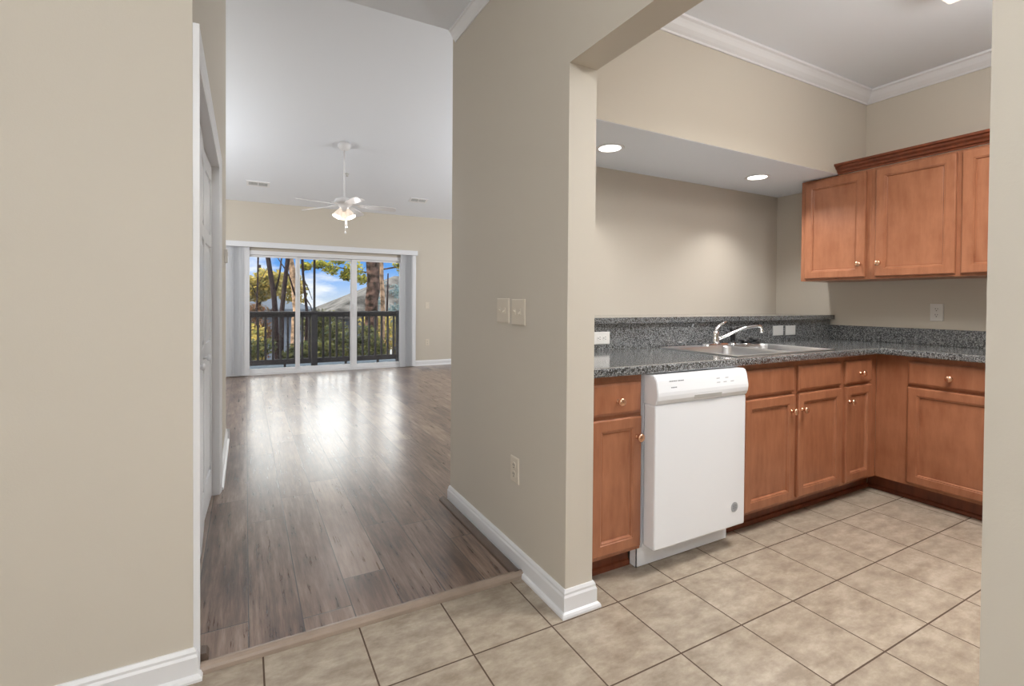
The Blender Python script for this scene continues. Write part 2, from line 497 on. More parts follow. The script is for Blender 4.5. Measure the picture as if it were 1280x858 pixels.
# ------------------------------------------------------------------ walls
bm = nb()
box(bm, -2.2, XL - 0.12, YL, YL + 0.12, 0, ZC)
box(bm, XL - 0.12, XL, YL, 1.822, 0, ZC)
box(bm, XL - 0.12, XL, 3.35, YLE, 0, 5.0)
box(bm, XL - 0.12, XL, 1.822, 3.35, 1.985, ZC)
box(bm, XL - 0.12, XL, 2.60, 3.35, ZC, 5.0)
box(bm, -2.2, XL - 0.12, YLE - 0.1, YLE, 0, 5.0)
struct('wall_left', bm, M['wall'], 'beige painted wall with the white closet doors, at the left of the photo', 'wall')
bm = nb(); box(bm, -1.2, XL - 0.12, 1.9, 1.95, 0, 2.2); box(bm, -1.2, -1.15, 1.9, 3.4, 0, 2.2)
struct('wall_closet', bm, M['wall'], 'inside of the closet behind the white closet doors', 'wall')
bm = nb()
box(bm, XP, XP2, YP, YPE, 0, ZC)
box(bm, XP, XP2, YQ, YP, ZH, ZC)
box(bm, XP, XP2, -3.0, YQ, 0, ZC)
struct('wall_partition', bm, M['wall'], 'beige wall with the cased kitchen opening, between hallway and kitchen', 'wall')
bm = nb(); box(bm, XP2, XR + 0.12, YB, YPE, 0, ZC)
struct('wall_back', bm, M['wall'], 'beige wall behind the raised bar and the sink', 'wall')
bm = nb(); box(bm, XP2, XR, 2.165, YB, 0, 1.064)
struct('wall_bar', bm, M['wall'], 'low wall that carries the raised grey bar top', 'wall')
bm = nb(); box(bm, XP2, XR, YS, YB, ZS + 0.001, ZC)
struct('wall_soffit', bm, M['wall'], 'beige face of the dropped soffit above the sink', 'wall')
bm = nb(); box(bm, XP2, XR, YS + 0.002, YB, ZS - 0.001, ZS + 0.001)
struct('ceiling_soffit', bm, M['ceil'], 'white underside of the soffit with two recessed lights', 'ceiling')
bm = nb(); box(bm, XR, XR + 0.12, -3.0, YB, 0, ZC)
struct('wall_right', bm, M['wall'], 'beige kitchen wall behind the wall cabinets', 'wall')
bm = nb(); box(bm, -2.2, XR + 0.12, -3.1, -3.0, 0, ZC)
struct('wall_entry', bm, M['wall'], 'beige entry wall behind the viewer', 'wall')
bm = nb(); box(bm, -2.3, -2.2, -3.0, YL, 0, ZC)
struct('wall_entry', bm, M['wall'], 'beige side wall of the entry, left of the viewer', 'wall')
# living room shell
WX0, WX1, WZ1 = -0.20, 2.55, 1.95
bm = nb()
box(bm, -2.2, WX0, YW, YW + 0.16, -0.1, ZW + 0.1); box(bm, WX1, 6.0, YW, YW + 0.16, -0.1, ZW + 0.1); box(bm, WX0, WX1, YW, YW + 0.16, WZ1, ZW + 0.1)
struct('wall_window', bm, M['wall'], 'far beige living room wall around the sliding glass door', 'wall')
bm = nb(); box(bm, -2.3, -2.2, YLE - 0.1, YW + 0.16, -0.1, 5.0)
struct('wall_living', bm, M['wall'], 'left wall of the living room past the closet', 'wall')
bm = nb(); box(bm, 6.0, 6.1, YPE - 0.1, YW + 0.16, -0.1, 5.0)
struct('wall_living', bm, M['wall'], 'right wall of the living room behind the partition', 'wall')
bm = nb(); box(bm, XR + 0.12, 6.0, YPE - 0.1, YPE, 0, 5.0); box(bm, XL, XR + 0.12, YPE - 0.1, YPE, ZC + 0.1, 5.0)
struct('wall_riser', bm, M['wall'], 'wall above the flat hallway ceiling facing the living room', 'wall')
bm = nb(); box(bm, -2.2, XR + 0.12, -3.0, YL + 0.12, ZC, ZC + 0.1); box(bm, XL, XR + 0.12, YL + 0.12, YPE - 0.04, ZC, ZC + 0.1)
struct('ceiling', bm, M['ceil'], 'flat white ceiling over the kitchen and hallway', 'ceiling')
bm = nb()
prism(bm, [(YPE - 0.1, vault(YPE - 0.1)), (YW + 0.16, vault(YW + 0.16)), (YW + 0.16, vault(YW + 0.16) + 0.12), (YPE - 0.1, vault(YPE - 0.1) + 0.12)], -2.3, 6.1, 'x')
struct('ceiling', bm, M['ceil'], 'sloping white vaulted ceiling of the living room with the fan', 'ceiling')

# ------------------------------------------------------------------ baseboards and mouldings
def bb_profile(h=0.098, d=0.014, shoe=True):
    p = [(0, 0), (d + (0.012 if shoe else 0), 0)]
    if shoe: p += [(d + 0.012, 0.008), (d + 0.008, 0.016), (d, 0.020)]
    p += [(d, h - 0.026), (d * 0.72, h - 0.018), (d * 0.72, h - 0.010), (d * 0.35, h), (0, h)]
    return p
def baseboard_x(bm, x0, x1, y, sgn, z=0, **k):      # runs along x on a wall face y, sticking out in sgn*y
    prism(bm, [(y + sgn * a, z + b) for a, b in bb_profile(**k)], x0, x1, 'x')
def baseboard_y(bm, y0, y1, x, sgn, z=0, **k):
    prism(bm, [(x + sgn * a, z + b) for a, b in bb_profile(**k)], y0, y1, 'y')
def sweep(bm, prof, path):
    """path: list of (x, y); the profile's first coordinate sticks out to the left of the way along it"""
    n = len(path); rings = []
    for i, p in enumerate(path):
        P = Vector(p)
        d0 = (P - Vector(path[i - 1])).normalized() if i else None
        d1 = (Vector(path[i + 1]) - P).normalized() if i < n - 1 else None
        a, b = d0 or d1, d1 or d0
        na, nb_ = Vector((-a.y, a.x)), Vector((-b.y, b.x))
        m = (na + nb_).normalized(); m = m / max(0.3, m.dot(na))
        rings.append([bm.verts.new((P.x + m.x * u, P.y + m.y * u, v)) for u, v in prof])
    k = len(prof)
    for A, Bq in zip(rings, rings[1:]):
        for i in range(k): bm.faces.new((A[i], A[(i + 1) % k], Bq[(i + 1) % k], Bq[i]))
    bm.faces.new(rings[0]); bm.faces.new(rings[-1][::-1])
    return bm
bm = nb(); sweep(bm, bb_profile(), [(XL, 1.7695), (XL, YL), (-2.2, YL)])
struct('baseboard_left', bm, M['trim'], 'white baseboard under the near left beige wall', 'baseboard')
bm = nb(); baseboard_y(bm, 3.412, YLE + 0.014, XL, 1, z=0.01); baseboard_x(bm, -1.5, XL + 0.026, YLE, 1, z=0.01)
struct('baseboard_left', bm, M['trim'], 'white baseboard past the closet door casing', 'baseboard')
bm = nb()
sweep(bm, bb_profile(), [(XP2, 1.582), (XP2, YP), (XP, YP), (XP, YPE), (XP + 0.4, YPE)])
struct('baseboard_partition', bm, M['trim'], 'white baseboard wrapping the end of the partition wall', 'baseboard')
bm = nb(); baseboard_y(bm, -2.9, YQ + 0.0, XP, -1)
struct('baseboard_partition', bm, M['trim'], 'white baseboard of the near wall beside the viewer', 'baseboard')
bm = nb(); baseboard_x(bm, WX1 + 0.01, 5.99, YW, -1, z=0.01); baseboard_x(bm, -2.19, WX0 - 0.01, YW, -1, z=0.01)
struct('baseboard_window', bm, M['trim'], 'white baseboard right of the sliding glass door', 'baseboard')
def crown_prof(d=0.075, h=0.085):
    return [(0, 0), (0.008, 0.0), (0.011, 0.010), (0.022, 0.020), (0.036, 0.036), (0.046, 0.054), (0.054, 0.066), (0.066, 0.072), (0.066, h), (0, h)]
zc0 = ZC - 0.085
bm = nb(); prism(bm, [(XP - a * 0.62, ZC - 0.06 + b * 0.7059) for a, b in crown_prof()], -3.0, YPE - 0.04, 'y')
struct('trim_1', bm, M['trim'], 'white crown moulding along the top of the partition wall in the hallway', 'crown moulding')
bm = nb(); prism(bm, [(YS - a, zc0 + b) for a, b in crown_prof()], XP2, XR, 'x')
prism(bm, [(XR - a, zc0 + b) for a, b in crown_prof()], -3.0, YS, 'y')
prism(bm, [(XP2 + a, zc0 + b) for a, b in crown_prof()], -3.0, YS, 'y')
struct('trim_2', bm, M['trim'], 'white crown moulding around the kitchen ceiling', 'crown moulding')
# floor strips
bm = nb(); prism(bm, [(1.766, 0.0), (1.806, 0.0), (1.806, 0.0112), (1.802, 0.020), (1.796, 0.025), (1.788, 0.027), (1.780, 0.026), (1.772, 0.021), (1.767, 0.013)], -0.128, XP - 0.012, 'x')
struct('trim_3', bm, M['strip'], 'taupe threshold strip between vinyl planks and floor tiles', 'threshold strip')
bm = nb(); prism(bm, [(XP - 0.060, 0.010), (XP - 0.026, 0.010), (XP - 0.026, 0.030), (XP - 0.036, 0.031), (XP - 0.050, 0.026), (XP - 0.058, 0.018)], 1.785, YPE + 0.03, 'y')
struct('trim_4', bm, M['shoe'], 'brown shoe strip along the partition baseboard', 'shoe moulding')
bm = nb(); prism(bm, [(-0.128, 0.0), (-0.106, 0.0), (-0.106, 0.03), (-0.112, 0.045), (-0.128, 0.048)], 1.800, 1.842, 'y')
struct('trim_5', bm, M['shoe'], 'short brown strip offcut at the foot of the near closet casing', 'shoe moulding')

# ------------------------------------------------------------------ closet door, casing
cz = 1.985
bm = nb()
def casing_prof(w=0.060, d=0.018): return [(0, 0), (w, 0), (w, d), (w * 0.8, d), (w * 0.55, d * 0.75), (w * 0.2, d * 0.6), (0, d * 0.35)]
cp = casing_prof()
prism(bm, [(XL + b, 1.830 - a) for a, b in cp], 0.0, cz + 0.055, 'z')
prism(bm, [(XL + b, 3.342 + a) for a, b in cp], 0.010, cz + 0.055, 'z')
prism(bm, [(XL + b, cz - 0.008 + a) for a, b in cp], 1.776, 3.398, 'y')
box(bm, XL - 0.12, XL, 1.822, 1.830, 0.01, cz); box(bm, XL - 0.12, XL, 3.342, 3.35, 0.01, cz); box(bm, XL - 0.12, XL, 1.83, 3.342, cz - 0.008, cz)
struct('trim_6', bm, M['trim'], 'white casing around the closet doors', 'door casing')
cl = thing('closet_door', 'white panelled folding closet door in the left hallway wall', 'closet door', (XL - 0.033, 1.836, 0.018), pi / 2, kind='structure')
cl.name = 'door_1'
LW = (3.336 - 1.836) / 4
def leaf_bm(w):
    bm = nb()
    h = cz - 0.035
    g = 0.0015
    # local x along the door run, -y faces the hallway after the turn
    box(bm, g, w - g, 0.008, 0.030, 0, h)
    for x0, x1, z0, z1 in ((g, 0.055, 0, h), (w - 0.055, w - g, 0, h), (0.055, w - 0.055, 0, 0.17), (0.055, w - 0.055, 0.83, 0.93), (0.055, w - 0.055, 1.47, 1.54), (0.055, w - 0.055, h - 0.09, h)):
        box(bm, x0, x1, 0.0, 0.010, z0, z1, 0.0015, 1)
    for z0, z1 in ((0.17, 0.83), (0.93, 1.47), (1.54, h - 0.09)):
        rings_panel(bm, 0.057, w - 0.057, z0 + 0.002, z1 - 0.002, 0.0, [(0.0, 0.012), (0.0, 0.008), (0.012, 0.0075), (0.034, 0.002), (0.036, 0.0015)])
    return bm
for i in range(4):
    lf = obj('door_leaf', leaf_bm(LW), M['door'], cl)
    fold = radians(2.0)
    # local +x -> world +y ; local -y -> world +x
    lf.location = (i * LW + (0.001 if i % 2 == 0 else 0), 0, 0)
    if i % 2 == 0: lf.rotation_euler = (0, 0, fold)
    else:
        lf.location = (i * LW, sin(fold) * LW, 0); lf.rotation_euler = (0, 0, -fold)
    if i in (1, 2):
        kb = nb(); lathe(kb, [(0.008, 0), (0.007, 0.012), (0.015, 0.02), (0.017, 0.028), (0.012, 0.034), (0.0, 0.036)], (0, 0, 0), (0, -1, 0), 16)
        obj('knob', kb, M['door'], lf, True, loc=(LW * 0.5, 0, 0.88))

# ------------------------------------------------------------------ wall plates
def plate(name, label, cat, loc, rotz, gangs=1, kind='switch', mat=None, horiz=False, group=None):
    """local: x width, z height, faces -y"""
    mat = mat or M['plate']
    t = thing(name, label, cat, loc, rotz, group)
    w, h = 0.070 + 0.046 * (gangs - 1), 0.115
    bm = nb()
    W, H = (h, w) if horiz else (w, h)
    rings_panel(bm, -W / 2, W / 2, -H / 2, H / 2, 0, [(0, 0), (0, -0.004), (0.004, -0.0065)])
    obj('cover_plate', bm, mat, t)
    for g in range(gangs):
        gx = (g - (gangs - 1) / 2) * 0.046
        if kind == 'switch':
            bm = nb(); box(bm, gx - 0.0055, gx + 0.0055, -0.009, -0.006, -0.013, 0.013, 0.001, 1)
            obj('switch_bezel', bm, mat, t)
            bm = nb(); prism(bm, [(-0.006, -0.002), (-0.018, 0.005 if g == 0 else -0.010), (-0.018, 0.010 if g == 0 else -0.005), (-0.006, 0.006)], gx - 0.004, gx + 0.004, 'x')
            obj('toggle', bm, mat, t)
        elif kind == 'outlet':
            for s in (-1, 1):
                bm = nb()
                cx, czz = (s * 0.0195, 0) if horiz else (gx, s * 0.0195)
                lathe(bm, [(0.0165, 0), (0.0165, 0.0015), (0.0155, 0.002)], (cx, -0.0064, czz), (0, -1, 0), 20)
                f = obj('receptacle', bm, mat, t)
                bm = nb()
                for dx, dz, hw, hh in ((-0.006, 0.004, 0.0012, 0.0045), (0.006, 0.004, 0.0012, 0.0038), (0, -0.008, 0.0025, 0.0025)):
                    if horiz: dx, dz, hw, hh = dz, dx, hh, hw
                    box(bm, cx + dx - hw, cx + dx + hw, -0.0092, -0.0083, czz + dz - hh, czz + dz + hh)
                obj('slots', bm, M['slot'], f)
    return t
RXM = -pi / 2      # turn -y to -x
plate('light_switch', 'double toggle switch plate on the partition wall, farther from the viewer of the two', 'light switch', (XP, 1.992, 1.143), RXM, 2, group='switch plates on the partition')
plate('light_switch', 'double toggle switch plate on the partition wall, nearer the kitchen opening', 'light switch', (XP, 1.850, 1.139), RXM, 2, group='switch plates on the partition')
plate('wall_outlet', 'ivory outlet low on the hallway side of the partition wall', 'outlet', (XP, 1.872, 0.432), RXM, 1, 'outlet')
plate('wall_outlet', 'white outlet on the kitchen wall under the wall cabinets', 'outlet', (XR, 1.484, 1.133), RXM, 1, 'outlet', M['platew'])
plate('wall_outlet', 'white sideways outlet on the grey backsplash beside the partition', 'outlet', (1.774, 2.139, 0.983), 0, 1, 'outlet', M['platew'], True)
plate('blank_plate', 'blank pale plate on the backsplash behind the faucet spout, left of the pair', 'wall plate', (3.384, 2.139, 0.990), 0, 1, 'blank', M['plateg'], True, group='blank plates on the backsplash')
plate('blank_plate', 'blank pale plate on the backsplash, right of the pair near the corner', 'wall plate', (3.532, 2.139, 0.989), 0, 1, 'blank', M['plateg'], True, group='blank plates on the backsplash')
plate('light_switch', 'small ivory switch plate right of the sliding door blinds', 'light switch', (2.912 * 1.006, YW, 1.105), 0, 1, 'switch')
plate('wall_outlet', 'small ivory outlet low on the far wall right of the blinds', 'outlet', (2.915 * 1.006, YW, 0.431), 0, 1, 'outlet')
t = thing('thermostat', 'small white box on the closet wall end beside the blinds', 'thermostat', (XL, 4.33, 1.525), pi / 2)
bm = nb(); box(bm, -0.06, 0.06, -0.022, 0, -0.05, 0.05, 0.004); obj('housing', bm, M['platew'], t)
bm = nb(); box(bm, -0.035, 0.035, -0.024, -0.021, 0.0, 0.032); obj('display', bm, M['plateg'], t)

# ------------------------------------------------------------------ kitchen cabinets
def knob_bm():
    return lathe(nb(), [(0.009, 0), (0.0085, 0.003), (0.0055, 0.006), (0.0055, 0.013), (0.010, 0.017), (0.0150, 0.021), (0.0155, 0.025), (0.011, 0.029), (0.003, 0.031)], (0, 0, 0), (0, -1, 0), 20)
def knob(parent, x, y, z):
    o = obj('knob', knob_bm(), M['knob'], parent, True, loc=(x, y, z)); o.scale = (1.2, 1.15, 1.2)
    return o
FD = 0.018
def door_front(parent, x0, x1, z0, z1, y, name='door', fw=0.055):
    bm = nb()
    rings_panel(bm, x0, x1, z0, z1, y, [(0, 0), (0, -FD + 0.005), (0.003, -FD + 0.001), (0.007, -FD), (fw - 0.010, -FD), (fw - 0.007, -FD + 0.003), (fw - 0.002, -FD + 0.003), (fw + 0.001, -FD + 0.010), (fw + 0.004, -FD + 0.0125), (fw + 0.008, -FD + 0.011)])
    return obj(name, bm, M['wood'], parent)
def drawer_front(parent, x0, x1, z0, z1, y, name='drawer'):
    bm = nb()
    rings_panel(bm, x0, x1, z0, z1, y, [(0, 0), (0, -FD + 0.008), (0.004, -FD + 0.004), (0.010, -FD + 0.001), (0.014, -FD), (0.016, -FD)])
    return obj(name, bm, M['wood'], parent)
def base_cabinet(label, loc, rotz, w, cols, depth=0.56, group=None, kick=None):
    """local x 0..w, faces -y, y=0 the face frame, cols: (x0,x1,drawer,knobs,doorknob side)"""
    t = thing('base_cabinet', label, 'base cabinet', loc, rotz, group)
    T = 0.016
    bm = nb()
    box(bm, 0, T, 0.019, depth, 0.102, 0.874); box(bm, w - T, w, 0.019, depth, 0.102, 0.874)
    box(bm, T, w - T, 0.019, depth, 0.102, 0.118); box(bm, T, w - T, depth - 0.006, depth, 0.118, 0.874)
    obj('body', bm, M['wood'], t)
    bm = nb()
    xs = [0] + sorted([c[0] for c in cols] + [c[1] for c in cols]) + [w]
    box(bm, 0, cols[0][0] + 0.012, 0, 0.019, 0.102, 0.874)
    box(bm, cols[-1][1] - 0.012, w, 0, 0.019, 0.102, 0.874)
    for a, b in zip(cols, cols[1:]): box(bm, a[1] - 0.012, b[0] + 0.012, 0, 0.019, 0.102, 0.874)
    for c in cols:
        for z0, z1 in ((0.102, 0.140), (0.680, 0.716), (0.836, 0.874)): box(bm, c[0] + 0.012, c[1] - 0.012, 0.0005, 0.019, z0, z1)
    obj('face_frame', bm, M['wood'], t)
    k0, k1 = kick if kick else (0, w)
    bm = nb(); box(bm, k0, k1, 0.072, 0.088, 0.0, 0.102)
    prism(bm, [(0.072, 0), (0.060, 0), (0.060, 0.010), (0.064, 0.020), (0.072, 0.024)], k0, k1, 'x')
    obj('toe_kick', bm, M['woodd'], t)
    for x0, x1, has_knob, side in cols:
        d = drawer_front(t, x0, x1, 0.708, 0.845, -0.0005, 'drawer' if has_knob else 'false_front')
        if has_knob: knob(d, (x0 + x1) / 2, -FD, 0.768)
        d = door_front(t, x0, x1, 0.122, 0.692, -0.0005)
        kx = x1 - 0.028 if side == 'r' else x0 + 0.028
        knob(d, kx, -FD, 0.605)
    return t
YF = 1.583
base_cabinet('narrow wood base cabinet between the partition end and the dishwasher', (1.203, YF, 0), 0, 0.334, [(0.055, 0.324, True, 'r')])
base_cabinet('wide wood base cabinet with two doors under the sink', (2.165, YF, 0), 0, 0.945, [(0.062, 0.470, False, 'r'), (0.510, 0.930, False, 'l')])
base_cabinet('slim wood base cabinet in the corner, right of the sink cabinet', (3.110, YF, 0), 0, 0.406, [(0.036, 0.322, True, 'l')], kick=(0, 0.462))
XF = 3.517
base_cabinet('wood base cabinet on the right kitchen wall with one wide drawer and door', (XF, 1.582, 0), RXM, 0.582, [(0.168, 0.568, True, 'r')], depth=0.53, kick=(-0.072, 0.582))
base_cabinet('wood base cabinet on the right kitchen wall, nearest the viewer', (XF, 0.998, 0), RXM, 0.48, [(0.036, 0.444, True, 'l')], depth=0.53)

# dishwasher
dw = thing('dishwasher', 'white built-in dishwasher standing proud between the wood base cabinets', 'dishwasher', (1.545, 1.505, 0))
W = 0.595
bm = nb(); box(bm, 0.004, W - 0.004, 0.075, 0.60, 0.10, 0.868); obj('tub', bm, M['appl'], dw)
bm = nb(); box(bm, 0.0, W, 0.0, 0.068, 0.118, 0.745, 0.008, 3); obj('door_panel', bm, M['appl'], dw)
bm = nb()
prism(bm, [(0.070, 0.745), (0.004, 0.745), (-0.003, 0.750), (-0.011, 0.766), (-0.0135, 0.785), (-0.013, 0.800), (-0.004, 0.850), (0.004, 0.866), (0.016, 0.871), (0.070, 0.871)], 0.0, W, 'x')
es = [e for e in bm.edges if all(v.co.x < 1e-5 for v in e.verts) or all(v.co.x > W - 1e-5 for v in e.verts)]
bmesh.ops.bevel(bm, geom=es, offset=0.003, segments=2, affect='EDGES')
cpn = obj('control_panel', bm, M['appl'], dw)
bm = nb(); prism(bm, [(-0.009, 0.757), (-0.0100, 0.757), (-0.0138, 0.775), (-0.012, 0.775)], W * 0.38, W * 0.68, 'x'); obj('handle_recess', bm, M['plateg'], cpn)
def dash(bm, x0, x1, z, h):
    # the control face leans: y(z) from -.013 at .80 to -.004 at .85
    y = -0.013 + (z - 0.80) * 0.18
    box(bm, x0, x1, y - 0.0006, y + 0.002, z - h / 2, z + h / 2)
bm = nb()
x = 0.075
for k in range(11):
    if k == 6: x += 0.004
    dash(bm, x, x + 0.0055, 0.8445, 0.0045); x += 0.0078
obj('brand_lettering', bm, M['applk'], cpn)
bm = nb()
for k in range(5): dash(bm, 0.082 + k * 0.007, 0.087 + k * 0.007, 0.818, 0.004)
obj('status_lettering', bm, M['applk'], cpn)
for x, z in ((0.375, 0.838), (0.435, 0.838), (0.375, 0.820), (0.420, 0.820), (0.470, 0.820)):
    bm = nb(); dash(bm, x, x + 0.021, z, 0.003)
    obj('button_mark', bm, M['sticker'], cpn)
bm = nb(); lathe(bm, [(0.024, 0), (0.024, 0.001), (0.022, 0.0015)], (0.520, 0.0, 0.212), (0, -1, 0), 28); stk = obj('round_sticker', bm, M['sticker'], dw)
bm = nb()
for k in range(4): box(bm, 0.506, 0.534, -0.0022, -0.001, 0.203 + k * 0.006, 0.206 + k * 0.006)
box(bm, 0.514, 0.526, -0.0022, -0.001, 0.196, 0.199)
obj('sticker_print', bm, M['stickerd'], stk)
bm = nb(); box(bm, -0.005, W - 0.0, 0.100, 0.104, 0.004, 0.125); box(bm, -0.005, -0.001, 0.1, 0.14, 0.004, 0.125); box(bm, 0.0, W, 0.092, 0.101, 0.095, 0.118, 0.002, 1)
obj('kick_panel', bm, M['appl'], dw)
bm = nb(); box(bm, 0.01, W - 0.01, 0.12, 0.15, 0.0, 0.10); obj('base_frame', bm, M['black'], dw)

# ------------------------------------------------------------------ countertop with sink hole
SX0, SX1, SY0, SY1 = 2.175, 3.040, 1.580, 2.090
bm = nb()
z0, z1 = 0.8765, 0.914
def slab(x0, x1, y0, y1): box(bm, x0, x1, y0, y1, z0, z1)
hx0, hx1, hy0, hy1 = SX0 + 0.02, SX1 - 0.02, SY0 + 0.02, SY1 - 0.055
slab(XP2 + 0.001, hx0, 1.555, 2.151); slab(hx1, 3.4577, 1.555, 2.151)
slab(hx0, hx1, 1.555, hy0); slab(hx0, hx1, hy1, 2.151)
slab(3.4577, XR - 0.001, 1.5394, 2.151); slab(3.470, XR - 0.001, 0.50, 1.5394)
# rounded front nosing
def nose(r=0.0157):
    c = []
    for k in range(7):
        a = pi / 2 * k / 6
        c.append((r - r * sin(a) if False else -r * sin(a), 0))
    return c
pn = [(0, z0)] + [(-0.0110, z0), (-0.0148, z0 + 0.004), (-0.0156, z0 + 0.010), (-0.0156, z1 - 0.010), (-0.0140, z1 - 0.004), (-0.009, z1 - 0.0008)] + [(0, z1)]
prism(bm, [(1.555 + a, b) for a, b in pn], XP2 + 0.001, 3.4577, 'x')
prism(bm, [(3.470 + a * 0.78, b) for a, b in pn], 0.50, 1.5394, 'y')
ct = tag(obj('countertop', bm, M['stone']), 'speckled dark grey L-shaped countertop holding the sink', 'countertop')
bm = nb(); box(bm, XP2 + 0.001, XR - 0.020, 2.139, 2.163, 0.9145, 1.0635); box(bm, XR - 0.020, XR - 0.001, 0.50, 2.163, 0.9145, 1.022, 0.002, 1)
obj('backsplash', bm, M['stone'], ct)
bm = nb(); box(bm, XP2 + 0.001, XR - 0.001, 2.109, YB - 0.001, 1.0645, 1.0985, 0.004, 2)
tag(obj('bar_top', bm, M['stone']), 'speckled grey raised bar ledge above the backsplash', 'bar top')

# sink
sk = thing('kitchen_sink', 'stainless steel double bowl sink set in the grey countertop', 'sink', (SX0, SY0, 0.9145))
w, d = SX1 - SX0, SY1 - SY0
bm = nb()
B1 = (0.035, 0.475, 0.035, d - 0.085); B2 = (0.515, w - 0.035, 0.035, d - 0.085)
zt = 0.004
for x0, x1, y0, y1 in ((0, w, 0, B1[2]), (0, w, B1[3], d), (0, B1[0], B1[2], B1[3]), (B1[1], B2[0], B1[2], B1[3]), (B2[1], w, B1[2], B1[3])):
    box(bm, x0, x1, y0, y1, 0.0005, zt)
for e0, e1, f0, f1 in ((0, w, 0, 0.006), (0, w, d - 0.006, d), (0, 0.006, 0, d), (w - 0.006, w, 0, d)):
    box(bm, e0, e1, f0, f1, 0.0005, 0.0065, 0.002, 2)
for x0, x1, y0, y1 in (B1, B2):
    r = 0.045
    for cx, cy, qx, qy, a0 in ((x1 - r, y1 - r, x1, y1, 0), (x0 + r, y1 - r, x0, y1, 90), (x0 + r, y0 + r, x0, y0, 180), (x1 - r, y0 + r, x1, y0, 270)):
        arc = [(cx + r * cos(radians(a0 + 90 * k / 4)), cy + r * sin(radians(a0 + 90 * k / 4))) for k in range(5)]
        q = (qx + (0.0008 if qx > cx else -0.0008), qy + (0.0008 if qy > cy else -0.0008))
        prism(bm, [q] + arc, 0.002, zt, 'z')
obj('rim', bm, M['steel'], sk)
for b in (B1, B2):
    bm = nb()
    prev = None
    segs = 5
    for ins, z, r in ((0, zt, 0.045), (0.003, -0.004, 0.045), (0.010, -0.13, 0.050), (0.022, -0.165, 0.055), (0.05, -0.175, 0.055)):
        x0, x1, y0, y1 = b[0] + ins, b[1] - ins, b[2] + ins, b[3] - ins
        ring = []
        for cx, cy, a0 in ((x1 - r, y1 - r, 0), (x0 + r, y1 - r, 90), (x0 + r, y0 + r, 180), (x1 - r, y0 + r, 270)):
            for k in range(segs):
                a = radians(a0 + 90 * k / (segs - 1)); ring.append(bm.verts.new((cx + r * cos(a), cy + r * sin(a), z)))
        if prev:
            n = len(ring)
            for i in range(n): bm.faces.new((prev[i], prev[(i + 1) % n], ring[(i + 1) % n], ring[i]))
        prev = ring
    bm.faces.new(prev)
    bw = obj('bowl', bm, M['steel'], sk, True)
    bm = nb(); lathe(bm, [(0.055, 0.0), (0.05, 0.004), (0.035, 0.001), (0.0, 0.0)], ((b[0] + b[1]) / 2, (b[2] + b[3]) / 2, -0.1755), (0, 0, 1), 24)
    obj('drain', bm, M['chrome'], bw, True)

# faucet
fx, fy, fz = 2.610, 2.050, 0.9200
fa = thing('faucet', 'chrome single lever faucet behind the sink bowls', 'faucet', (fx, fy, fz))
bm = nb()
ring = [((0.105 if abs(cos(a)) > 0 else 0) * 0 + (0.085 * (1 if cos(a) >= 0 else -1) + 0.027 * cos(a)), 0.027 * sin(a)) for a in [2 * pi * k / 28 + 0.01 for k in range(28)]]
prism(bm, ring, 0, 0.012, 'z'); bmesh.ops.bevel(bm, geom=[e for e in bm.edges if all(v.co.z > 0.011 for v in e.verts)], offset=0.005, segments=2, affect='EDGES')
obj('deck_plate', bm, M['chrome'], fa, True)
bm = nb(); lathe(bm, [(0.026, 0.011), (0.024, 0.03), (0.021, 0.055), (0.022, 0.070), (0.020, 0.084), (0.010, 0.092), (0.001, 0.094)], (0, 0, 0), (0, 0, 1), 24)
obj('faucet_body', bm, M['chrome'], fa, True)
bm = nb()
sp = Vector((0.94, -0.34, 0)).normalized()
L_ = [(0.012, 0.036), (0.06, 0.055), (0.12, 0.080), (0.18, 0.102), (0.24, 0.116), (0.285, 0.120), (0.305, 0.118), (0.312, 0.110), (0.313, 0.094)]
tube(bm, [(sp.x * a, sp.y * a, b) for a, b in L_], [0.011, 0.010, 0.010, 0.0095, 0.0095, 0.0095, 0.0095, 0.0095, 0.0095], 14)
lathe(bm, [(0.012, 0), (0.0125, 0.006), (0.0125, 0.018), (0.010, 0.022)], (sp.x * 0.313, sp.y * 0.313, 0.078), (0, 0, 1), 16)
obj('spout', bm, M['chrome'], fa, True)
bm = nb()
tube(bm, [(0.0, 0, 0.080), (0.012, 0, 0.104), (0.035, -0.003, 0.124), (0.065, -0.006, 0.137), (0.092, -0.008, 0.144)], [0.016, 0.013, 0.009, 0.0085, 0.0075], 12)
obj('lever', bm, M['chrome'], fa, True)
# sprayer in its deck hole, stopper, small hole cap
ss = thing('side_sprayer', 'black pull-out side sprayer standing right of the faucet', 'sprayer', (fx + 0.165, fy, fz))
bm = nb(); lathe(bm, [(0.022, 0), (0.021, 0.005), (0.015, 0.009), (0.013, 0.014)], (0, 0, 0), (0, 0, 1), 20); obj('sprayer_base', bm, M['chrome'], ss, True)
bm = nb(); lathe(bm, [(0.014, 0.012), (0.0165, 0.03), (0.017, 0.07), (0.0185, 0.09), (0.017, 0.106), (0.006, 0.112)], (0, 0, 0), (0, 0, 1), 18)
tube(bm, [(0.0, 0, 0.095), (0.022, -0.006, 0.102), (0.044, -0.012, 0.100)], [0.015, 0.014, 0.013], 12)
obj('spray_head', bm, M['black'], ss, True)
st = thing('sink_stopper', 'black and steel drain basket lying on the rim behind the right bowl', 'sink strainer', (fx + 0.285, fy + 0.005, fz))
bm = nb(); lathe(bm, [(0.040, 0), (0.041, 0.004), (0.036, 0.006), (0.020, 0.008), (0.018, 0.016)], (0, 0, 0), (0, 0, 1), 24); obj('basket', bm, M['chrome'], st, True)
